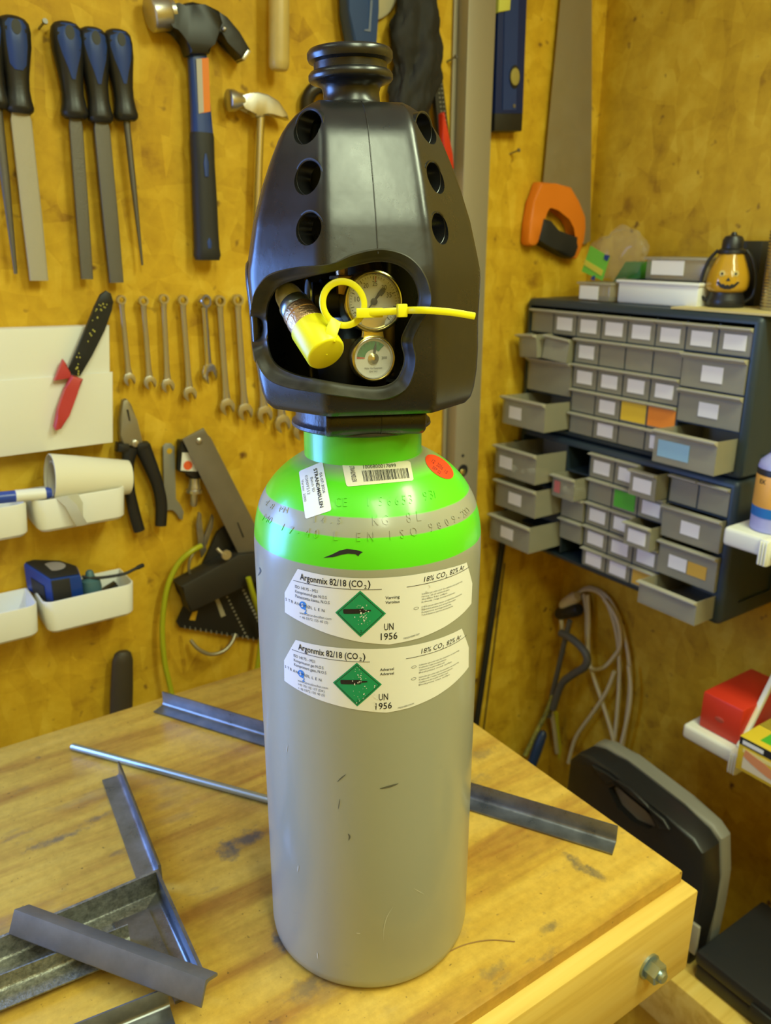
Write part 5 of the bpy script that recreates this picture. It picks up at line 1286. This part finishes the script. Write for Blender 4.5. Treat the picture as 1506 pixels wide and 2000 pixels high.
r5 = [.4545, .4105, .3665, .3225, .2800, .2405]
hl = [(.1838, .6285, r5[1])] + [(.296, .5150, z) for z in r5[2:5]] + [(.1838, .2940, .3560), (.1838, .2940, .3010)] + [(.5170, .6285, r5[2]), (.5170, .6285, .3015)]
vl = [(y, r5[1], r5[0]) for y in cols8[1:8]] + [(cols8[2], .242, r5[1]), (cols8[6], .242, r5[1])] + [(y, .242, r5[1]) for y in cols8[3:6]] + [(cols8[7], r5[2], r5[1])]
up = cabinet('upper dark blue drawer cabinet with jars and boxes on top', .2310, .4700, hl, vl, None)
SC_ = (0, .034, .023)
for k in range(8):
    drawer(up, cols8[k], cols8[k + 1], r5[1], r5[0] - .001, card=None if k == 7 else (0, .036, .022))
cards = {(1, 3): 0, (1, 2): None, (1, 1): None, (1, 0): None, (2, 0): 0, (2, 1): 0, (2, 2): 0, (2, 3): 0, (3, 3): None, (3, 2): 0, (3, 1): 'y', (3, 0): 'o', (4, 3): None, (4, 2): 0, (4, 1): None, (4, 0): 0}
for (row, c), v in cards.items():
    y0_, y1_ = cols8[2 + c], cols8[3 + c]
    if v == 'y': drawer(up, y0_, y1_, r5[row + 1], r5[row], card=(0, .050, .031), cardm=CYEL)
    elif v == 'o': drawer(up, y0_, y1_, r5[row + 1], r5[row], card=(0, .052, .031), cardm=CORA)
    else: drawer(up, y0_, y1_, r5[row + 1], r5[row], card=(0, .034, .022) if v == 0 else None, stuff=WHITEP if (row, c) == (1, 1) else None)
drawer(up, .1838, .2940, .3560, .4095, card=(.0, .036, .024), pull=.004); drawer(up, .1838, .2940, .3015, .3550, card=(.0, .034, .022), pull=.002)
d = drawer(up, .1838, .2960, .2415, .2955, card=(.018, .056, .026), pull=.050, cardm=CBLU)
drawer(up, .573, .628, r5[2], r5[1], pull=.030, tilt=-.12); drawer(up, .517, .572, r5[2], r5[1], pull=.022, tilt=.16)
drawer(up, .517, .628, .303, r5[2] - .001, pull=.003); drawer(up, .517, .628, .2445, .2990, pull=.062, card=(.02, .032, .022))
zz = [.2165, .1700, .1260, .0820, .0390, .0005]
hl = [(.2960, .6285, z) for z in zz[1:5]] + [(.1838, .2940, z) for z in (.1670, .1100, .0440)]
vl = [(cols8[k], .006, zz[0]) for k in (2, 3, 4, 5, 6)] + [(cols8[1], .1680, zz[0])]
lo = cabinet('lower dark blue drawer cabinet with several drawers pulled open', -.0090, .2290, hl, vl, None)
for row in range(5):
    for c in range(3):
        y0_, y1_ = cols8[2 + c], cols8[3 + c]; card = (0, .036, .023); pm = 0.0; cm = None; st_ = None
        if (row, c) in ((0, 0), (2, 0)): pm = .030
        if (row, c) == (1, 2): card = None
        if (row, c) == (1, 1): card, cm = (0, .044, .030), CGRN
        if (row, c) == (4, 0): card, cm = (0, .046, .026), CAMB
        drawer(lo, y0_, y1_, zz[row + 1], zz[row], card=card, pull=pm, cardm=cm)
drawer(lo, cols8[5], cols8[6], zz[2], zz[1], pull=.034, card=(.014, .014, .022), cardm=mat('pink_card', (.60, .16, .14), .5), stuff=WHITEP); drawer(lo, cols8[5], cols8[6], zz[3], zz[2], pull=.006); drawer(lo, cols8[5], cols8[6], zz[4], zz[3], pull=.006)
drawer(lo, cols8[0], cols8[1], .1685, .2160); drawer(lo, cols8[1], cols8[2] - .002, .1685, .2160)
drawer(lo, .1838, .2940, .1110, .1665, card=(0, .034, .022), pull=.010); d = drawer(lo, .1838, .2940, .0450, .1060, card=(.016, .034, .022), pull=.008); link('label_card', card_mesh(.034, .022, CAMB), d, (0, -.020, .026)); drawer(lo, .1838, .2960, -.0010, .0420, pull=.048)
for z0, z1, pl, off_ in ((.150, .208, .075, .024), (.085, .140, .070, .0), (.018, .072, .080, .006)):
    drawer(lo, .518, .628, z0, z1, pull=pl, card=(off_, .034, .022), stuff=WHITEP if z0 > .1 else None)

# --- things on top of the cabinets
ZT = .4702
def lidded(name, label, cat, x0, x1, y0, y1, z0, h, m, card=None, lid=True, group=None):
    t = thing(name, label, cat, ((x0 + x1) / 2, (y0 + y1) / 2, z0), group)
    obj('body', boxo((x0, y0, z0), (x1, y1, z0 + h), .004), m, t)
    if lid: obj('lid', boxo((x0 - .003, y0 - .003, z0 + h * .86), (x1 + .003, y1 + .003, z0 + h), .002), m, t)
    if card: obj('label_card', boxo((x0 - .0014, card[0], z0 + h * card[2]), (x0 - .0004, card[1], z0 + h * card[3])), CARD, t)
    return t
lidded('white_box', 'low white plastic box with lid on top of the drawer cabinet', 'box', .815, .915, .309, .466, ZT, .038, WHITEP)
CLEARP = mat('clear_plastic', (.46, .42, .33), .2, alpha=.42)
lidded('clear_box', 'clear grey box with a white label standing on the white box', 'box', .830, .900, .312, .425, ZT + .0382, .037, CLEARP, card=(.350, .412, .25, .85))
lidded('clear_box', 'small clear box with a white label left of the white box', 'box', .805, .870, .474, .545, ZT, .032, CLEARP, card=(.498, .540, .1, .8))
tag(obj('green_packet', prism([at(x, y, 0, .862) for x, y in ((1196, 551), (1221, 511), (1252, 511), (1250, 551))], (.030, 0, 0), .002), mat('dark_green', (.03, .16, .015), .45)), 'dark green packet standing on the white box', 'packet')
t = thing('plastic_bag', 'clear plastic bag with a bright green and yellow card below the saw', 'bag', (.85, .53, ZT))
bm = bmesh.new(); bmesh.ops.create_uvsphere(bm, u_segments=32, v_segments=24, radius=1)
for v in bm.verts:
    n_ = mnoise.fractal(v.co * 1.9, .9, 2.0, 3); v.co = V((.858, .512, ZT + .078)) + V((v.co.x * .026, v.co.y * .062 * (1 + .22 * n_), v.co.z * .042 * (1 + .25 * n_) - v.co.y * .008))
obj('film', bm, mat('bag_film', (.62, .55, .40), .12, alpha=.16), t)
cpts = [at(x, y, 0, .828) for x, y in ((1153, 480), (1190, 502), (1176, 548), (1136, 530))]
o = obj('printed_card', prism(cpts, (.0015, 0, 0)), mat('card_green', (.16, .50, .04), .5), t)
obj('yellow_stripe', prism([at(x, y, 0, .8272) for x, y in ((1143, 507), (1178, 528), (1174, 539), (1140, 517))], (.0008, 0, 0)), mat('card_yellow', (.62, .55, .05), .5), o)
obj('blue_corner', prism([at(x, y, 0, .827) for x, y in ((1181, 497), (1191, 499), (1186, 510), (1179, 506))], (.0008, 0, 0)), BLUEP, o)
obj('blue_corner', prism([at(x, y, 0, .827) for x, y in ((1156, 540), (1162, 538), (1161, 548), (1154, 546))], (.0008, 0, 0)), BLUEP, o)
tag(obj('card_sheet', boxo((.780, .120, ZT), (.925, .330, ZT + .003)), mat('pale_board', (.60, .48, .20), .6)), 'thin pale board lying under the lantern', 'board')
ZL = ZT + .0034
lc = V((.846, .281, ZL))
t = thing('pumpkin_lantern', 'black lantern with an amber pumpkin globe and grinning face', 'lantern', lc)
obj('base', lathe(bmesh.new(), [(.026, 0), (.028, .003), (.0275, .012), (.025, .018), (.025, .022)], lc, (0, 0, 1), 36), BLACKP, t)
bm = bmesh.new(); rings = []
GP = [(.022, .021), (.0295, .026), (.0315, .036), (.030, .048), (.025, .062), (.0205, .072), (.018, .079)]
for p in smooth_path([V((r_, z, 0)) for r_, z in GP], 4):
    ring = []
    for k in range(48):
        an = 2 * math.pi * k / 48; rr = p.x * (1 - .04 * abs(math.sin(an * 4))); ring.append(bm.verts.new(lc + V((rr * math.cos(an), rr * math.sin(an), p.y))))
    rings.append(ring)
skin_rings(bm, rings); gl = obj('globe', bm, mat('amber_globe', (.50, .27, .015), .18, coat=.4), t)
obj('top_cap', lathe(bmesh.new(), [(.018, .077), (.0205, .079), (.020, .083), (.0155, .086), (.0150, .098), (.012, .103), (.005, .105), (.003, .109)], lc, (0, 0, 1), 32), BLACKP, t)
fdir = (CAM - lc); fdir.z = 0; fdir.normalize(); fs = V((0, 0, 1)).cross(fdir)
GB = bvh_of(gl)
def onglobe(x, y, e=.0006):
    h = GB.ray_cast(lc + fdir * .2 + fs * x + V((0, 0, y)), -fdir); return (h[0] + fdir * e) if h[0] is not None else lc + fdir * .036 + fs * x + V((0, 0, y))
def gface(name, polys, m, e=.0008):
    bm = bmesh.new()
    for p in polys: add_poly(bm, p)
    cut_strips(bm, .003, (0, 1)); orient(bm, lambda x, y: onglobe(x, y, e)); bmesh.ops.solidify(bm, geom=bm.faces[:], thickness=.0006); return obj(name, bm, m, gl)
gface('mouth', [[(-.016, .037), (-.013, .038), (-.009, .034), (-.0055, .0345), (-.003, .032), (0, .0335), (.003, .032), (.0055, .0345), (.009, .034), (.013, .038), (.016, .037), (.010, .030), (.004, .0275), (-.004, .0275), (-.010, .030)]], INK)
gface('nose', [[(-.003, .040), (.003, .040), (0, .045)]], INK)
for sx in (-1, 1):
    gface('eye', [[(sx * .0095 + .0042 * math.cos(k * math.pi / 6), .0505 + .0042 * math.sin(k * math.pi / 6)) for k in range(12)]], mat('eye_pale', (.55, .42, .14), .2))
    gface('pupil', [[(sx * .0095 + .0018 * math.cos(k * math.pi / 4), .0500 + .0018 * math.sin(k * math.pi / 4)) for k in range(8)]], INK, .0016)
hp = [lc + fs * x + V((0, 0, z)) for x, z in ((-.027, .008), (-.0375, .018), (-.038, .042), (-.031, .068), (-.0195, .083))]
obj('bail', tube(bmesh.new(), smooth_path(hp, 6), .0026, 10), BLACKP, t)
obj('bail', tube(bmesh.new(), smooth_path([lc + fs * -((p - lc).dot(fs)) + V((0, 0, (p - lc).z)) for p in hp], 6), .0030, 10), BLACKP, t)
tag(obj('black_carton', boxo((.893, .262, ZT + .0034), (.930, .325, ZT + .100), .003), mat('black_card', (.02, .019, .016), .55)), 'upright black carton behind the pumpkin lantern', 'carton')
RC_ = V((.868, .192, ZT + .0034))
bm = lathe(bmesh.new(), [(.0, 0), (.038, 0)] + [(.038 + (.0012 if k % 2 else 0), .002 + k * .0022) for k in range(50)] + [(.036, .113), (0, .113)], RC_, (0, 0, 1), 48)
tag(obj('foil_tin', bm, mat('foil', (.52, .50, .46), .25, metal=.95)), 'ribbed shiny metal tin at the right photo edge on the cabinet', 'tin')

# --- white shelves at the right edge
SHELFW = mat('shelf_white', (.80, .78, .64), .5)
def shelf(label, z0, z1, ya, brk):
    t = thing('wall_shelf', label, 'shelf', (.83, ya - .2, z0), 'white wall shelves')
    obj('board', boxo((.72, ya - .42, z0), (RIGHT_X - .001, ya, z1), .006, 3), SHELFW, t)
    obj('bracket', boxo((.713, brk - .014, z0 - .010), (.735, brk + .002, z1 + .001), .003), SHELFW, t)
    for k in range(3): obj('bracket_rib', boxo((.7105, brk - .0125 + .0045 * k, z0 - .008), (.7135, brk - .0100 + .0045 * k, z1 - .002), .0008), SHELFW, t)
    return t
shelf('upper white shelf carrying the blue capped bottle', .148, .1765, .154, .092)
s2 = shelf('lower white shelf carrying the red box', -.192, -.166, .176, .087)
obj('strut', rod(V((.735, .086, -.166)), V((.925, .086, .115)), [(0, .0045), (1, .0045)], 10, up=(0, 1, 0), ex=4), SHELFW, s2)
bcx = at(1507, 1033, 2, .1768)
t = thing('spray_bottle', 'violet bottle with orange label and blue cap on the upper shelf', 'bottle', bcx)
obj('body', lathe(bmesh.new(), [(.0, 0), (.028, 0), (.030, .002), (.030, .092), (.028, .100), (.020, .108), (.016, .112)], bcx, (0, 0, 1), 40), mat('violet_plastic', (.36, .36, .62), .4), t)
obj('orange_label', lathe(bmesh.new(), [(.0303, .036), (.0305, .0365), (.0305, .0815), (.0303, .082)], bcx, (0, 0, 1), 40), mat('orange_label', (.78, .38, .06), .5), t)
obj('black_band', lathe(bmesh.new(), [(.0303, .082), (.0306, .0822), (.0306, .0905), (.0303, .091)], bcx, (0, 0, 1), 40), INK, t)
obj('blue_band', lathe(bmesh.new(), [(.0303, .022), (.0306, .0222), (.0306, .0362), (.0303, .0364)], bcx, (0, 0, 1), 40), mat('band_blue', (.01, .14, .42), .45), t)
obj('cap', lathe(bmesh.new(), [(.0165, .110), (.0165, .135), (.015, .138), (0, .138)], bcx, (0, 0, 1), 32), mat('cap_blue', (.01, .05, .40), .4), t)
bdir = (CAM - bcx); bdir.z = 0; bdir.normalize(); ang0 = math.atan2(bdir.y, bdir.x)
def bot(x, y): a = ang0 + x / .0308; return bcx + V((.0308 * math.cos(a), .0308 * math.sin(a), y))
bm = bmesh.new(); add_text(bm, 'WD 40', -.030, .071, hgt=.0065, bold=.03) if False else add_text(bm, 'EX', -.028, .071, hgt=.0060, bold=.03); cut_strips(bm, .004); obj('lettering', orient(bm, bot), INK, t)
tb_ = thing('red_box', 'red plastic box on the lower white shelf', 'box', (.80, .123, -.1658))
obj('body', boxo((.735, .088, -.1658), (.865, .158, -.103), .0035), REDP, tb_)
obj('thumb_notch', lathe(bmesh.new(), [(.008, 0), (.008, .0006), (.005, .0012)], V((.735, .124, -.137)), (-1, 0, 0), 20, flat=.5, up=(0, 0, 1)), mat('notch_red', (.45, .07, .04), .4), tb_)
t = thing('glove_carton', 'yellow glove carton with black strip and hand picture at the right edge', 'carton', (.73, -.03, -.1658))
gy0, gy1, gz0, gz1, gxf = -.13, .060, -.1658, -.1105, .684
obj('box', boxo((gxf, gy0, gz0), (.80, gy1, gz1), .0012), mat('carton_yellow', (.78, .55, .03), .5), t)
def gpl(y0, y1, z0, z1, m, nm='print', e=.0004): return obj(nm, boxo((gxf - e - .0003, y0, z0), (gxf - e + .0002, y1, z1)), m, t)
gpl(gy0, gy1 - .001, gz1 - .0130, gz1 - .001, INK, 'black_strip'); gpl(gy0, .050, gz0 + .006, gz1 - .030, mat('carton_pale', (.70, .62, .45), .5), 'pale_field')
gpl(gy0, .052, gz1 - .0235, gz1 - .0175, mat('carton_cream', (.80, .68, .25), .5), 'cream_strip')
bm = bmesh.new(); hand = [(.048, -.128), (.036, -.131), (.020, -.134), (.004, -.140), (-.010, -.146), (-.004, -.149), (.006, -.147), (-.002, -.153), (.010, -.153), (.022, -.150), (.036, -.146), (.050, -.140)]
obj('hand_picture', prism([(gxf - .0010, y, z) for y, z in hand], (.0004, 0, 0)), mat('skin_print', (.68, .27, .11), .5), t)
obj('green_patch', boxo((gxf + .012, -.02, gz1 - .0002), (gxf + .045, .036, gz1 + .0004)), CGRN, t)
obj('pale_patch', boxo((gxf + .012, -.10, gz1 - .0002), (gxf + .060, -.022, gz1 + .0004)), mat('carton_grey', (.5, .46, .38), .5), t)
for k in range(14): obj('dark_stripe', boxo((gxf + .048 + .005 * k, -.05, gz1 - .0002), (gxf + .0500 + .005 * k, .059, gz1 + .0003)), INK, t)
gpl(.022, .054, gz1 - .0105, gz1 - .0045, PAPER, 'white_print', .0010)

# --- cables hanging in the corner
CORD = mat('cream_cord', (.62, .52, .30), .45)
t = thing('extension_cord', 'cream extension cord coiled on a hook under the drawer cabinets', 'cord', W(1150, 1160, .02))
for i, pts in enumerate(([(1118, 1168), (1150, 1148), (1190, 1170), (1218, 1235), (1231, 1320), (1222, 1420), (1205, 1510)], [(1112, 1175), (1142, 1152), (1178, 1165), (1203, 1230), (1210, 1310), (1203, 1420), (1190, 1510)], [(1140, 1160), (1146, 1200), (1147, 1260), (1156, 1310), (1176, 1370), (1197, 1440), (1208, 1510)], [(1148, 1162), (1150, 1210), (1149, 1262), (1154, 1304), (1178, 1304), (1198, 1284), (1212, 1258), (1205, 1210), (1180, 1170)], [(1200, 1312), (1185, 1350), (1158, 1392), (1125, 1440), (1110, 1490)], [(1228, 1300), (1232, 1350), (1224, 1410), (1196, 1520)])):
    obj('cord_loop', tube(bmesh.new(), smooth_path([W(x, y, .012 + .004 * i) for x, y in pts], 6), .0042, 10), CORD, t)
obj('socket', rod(W(1100, 1184, .03), W(1128, 1164, .03), [(0, .011), (.2, .014), (.8, .014), (1, .010)], 16), CORD, t)
obj('plug', rod(W(1090, 1200, .034), W(1132, 1190, .034), [(0, .010), (.1, .014), (.9, .014), (1, .011)], 16), BLACKP, t)
obj('plug_tail', rod(W(1096, 1208, .036), W(1099, 1236, .036), [(0, .005), (1, .0042)], 12), CORD, t)
t = thing('grey_lead', 'dark grey lead hanging below the black plug in the corner', 'cable', W(1110, 1240, .03))
GL_ = mat('grey_rubber', (.09, .085, .075), .55)
obj('lead', tube(bmesh.new(), smooth_path([W(1113, 1212, .062), W(1106, 1240, .062), W(1092, 1300, .06), W(1078, 1360, .06), W(1072, 1400, .06)], 6), .0055, 10), GL_, t)
obj('lead', tube(bmesh.new(), smooth_path([W(1095, 1236, .066), W(1120, 1250, .068), W(1144, 1276, .070), W(1144, 1300, .070), W(1118, 1318, .068), W(1096, 1338, .068), W(1080, 1384, .068)], 6), .0080, 12), GL_, t)
t = thing('tool_lanyard', 'yellow and black lanyard with a blue handled brush in the corner', 'lanyard', B(1050, 1440, .05))
P = smooth_path([B(1082, 1350, .05), B(1068, 1390, .052), B(1048, 1430, .055), B(1025, 1476, .055)], 8)
obj('strap', tube(bmesh.new(), P, .0055, 10), mat('yellow_black_strap', (.22, .19, .02), .6, var=.95, vscale=70), t)
obj('handle', rod(B(1062, 1428, .07), B(1036, 1500, .07), [(0, .006), (.1, .010), (.5, .0115), (1, .010)], 18), mat('navy', (.012, .03, .075), .35), t)
bm = tube(bmesh.new(), smooth_path([B(1086, 1392, .03), B(1089, 1430, .03), B(1094, 1476, .03), B(1094, 1530, .03)], 6), .0052, 10)
tag(obj('yellow_cable', bm, mat('lemon', (.58, .54, .02), .4)), 'short yellow cable hanging between the brush and the black case', 'cable')
bm = tube(bmesh.new(), smooth_path([B(1076, 1384, .03), B(1082, 1420, .03), B(1088, 1470, .03)], 6), .005, 10); tag(obj('pale_cable', bm, CORD), 'short pale cable beside the yellow one in the corner', 'cable')

# ================================================================== LOW SHELF WITH TOOL CASE
LSZ = -.455
t = thing('low_shelf', 'rough wooden low shelf with a front rail under the right wall', 'shelf', (.72, .0, FLOOR_Z))
obj('front_rail', boxo((.545, -.70, LSZ - .095), (.615, BACK_Y - .03, LSZ), .003), PINE, t)
obj('board', boxo((.6155, -.70, LSZ - .018), (RIGHT_X - .002, -.03, LSZ - .001), .001), PINE, t)
obj('front_panel', boxo((.575, -.70, FLOOR_Z), (.587, BACK_Y - .03, LSZ - .0955)), OSB, t)
XC = .585
def C_(px, py, x=XC): return at(px, py, 0, x)
t = thing('tool_case', 'black and grey plastic tool case with handle behind the bench', 'case', (.62, .16, LSZ))
far_ = C_(1130, 1468)
near_bot = V((XC, C_(1345, 1872).y, LSZ + .0005))
top_px = [(1372, 1668), (1354, 1640), (1300, 1594), (1240, 1546), (1190, 1506), (1150, 1478), (1128, 1472), (1112, 1484)]
pts = [near_bot] + [C_(x, y) for x, y in ((1362, 1800), (1374, 1740))] + [C_(x, y) for x, y in top_px] + [V((XC, C_(1104, 1500).y, LSZ + .0005))]
fh = obj('front_half', prism(pts, (.044, 0, 0), .006), BLACKP, t)
HOLE = [C_(x, y) for x, y in ((1188, 1540), (1200, 1535), (1224, 1546), (1252, 1571), (1272, 1598), (1280, 1614), (1266, 1620), (1236, 1606), (1206, 1577))]
HC_ = sum(HOLE, V((0, 0, 0))) / len(HOLE)
obj('grip_backing', prism([HC_.lerp(p, .97) - V((0, 0, .003)) + V((.012, 0, 0)) for p in HOLE], (.004, 0, 0)), mat('case_grey', (.20, .19, .16), .5), t)
boolean_cut(fh, prism([p - V((.02, 0, 0)) for p in HOLE], (.08, 0, 0)))
hb = [C_(x, y) for x, y in ((1160, 1492), (1190, 1510), (1240, 1550), (1300, 1598), (1312, 1618), (1290, 1616), (1284, 1596), (1268, 1570), (1234, 1537), (1208, 1521), (1190, 1530), (1176, 1514))]
obj('handle', prism([p - V((.006, 0, 0)) for p in hb], (.0062, 0, 0), .002), BLACKP, t)
gs = [near_bot + V((.0445, -.004, 0))] + [V((XC + .0445, p.y - (.004 if p.y < .02 else 0), p.z + .003)) for p in pts[1:-1]] + [pts[-1] + V((.0445, .004, 0))]
obj('back_half', prism(gs, (.026, 0, 0), .006), mat('case_grey', (.20, .19, .16), .5), t)
obj('latch', obox(bmesh.new(), C_(1352, 1830, XC - .002), V((1, 0, 0)), V((0, 1, 0)), V((0, 0, 1)), .003, .010, .026, .002), mat('latch_grey', (.30, .28, .23), .5), t)
A_, B_ = at(1359, 1856, 2, LSZ + .05), at(1404, 1830, 2, LSZ + .05)
t = thing('dark_tool_box', 'long flat black plastic box on the low shelf at the bottom right', 'box', (A_.x + .1, A_.y - .15, LSZ))
obj('base', boxo((A_.x + .002, A_.y - .55, LSZ + .0004), (RIGHT_X - .20, A_.y - .002, LSZ + .026), .004), BLACKP, t)
obj('lid', boxo((A_.x, A_.y - .552, LSZ + .0265), (RIGHT_X - .198, A_.y, LSZ + .050), .005), mat('box_black', (.016, .017, .02), .5, bump=.3, bscale=90), t)
for yy in (.09, .30): obj('latch', boxo((A_.x - .004, A_.y - yy - .03, LSZ + .015), (A_.x + .001, A_.y - yy, LSZ + .038), .0015), RUBBER, t)
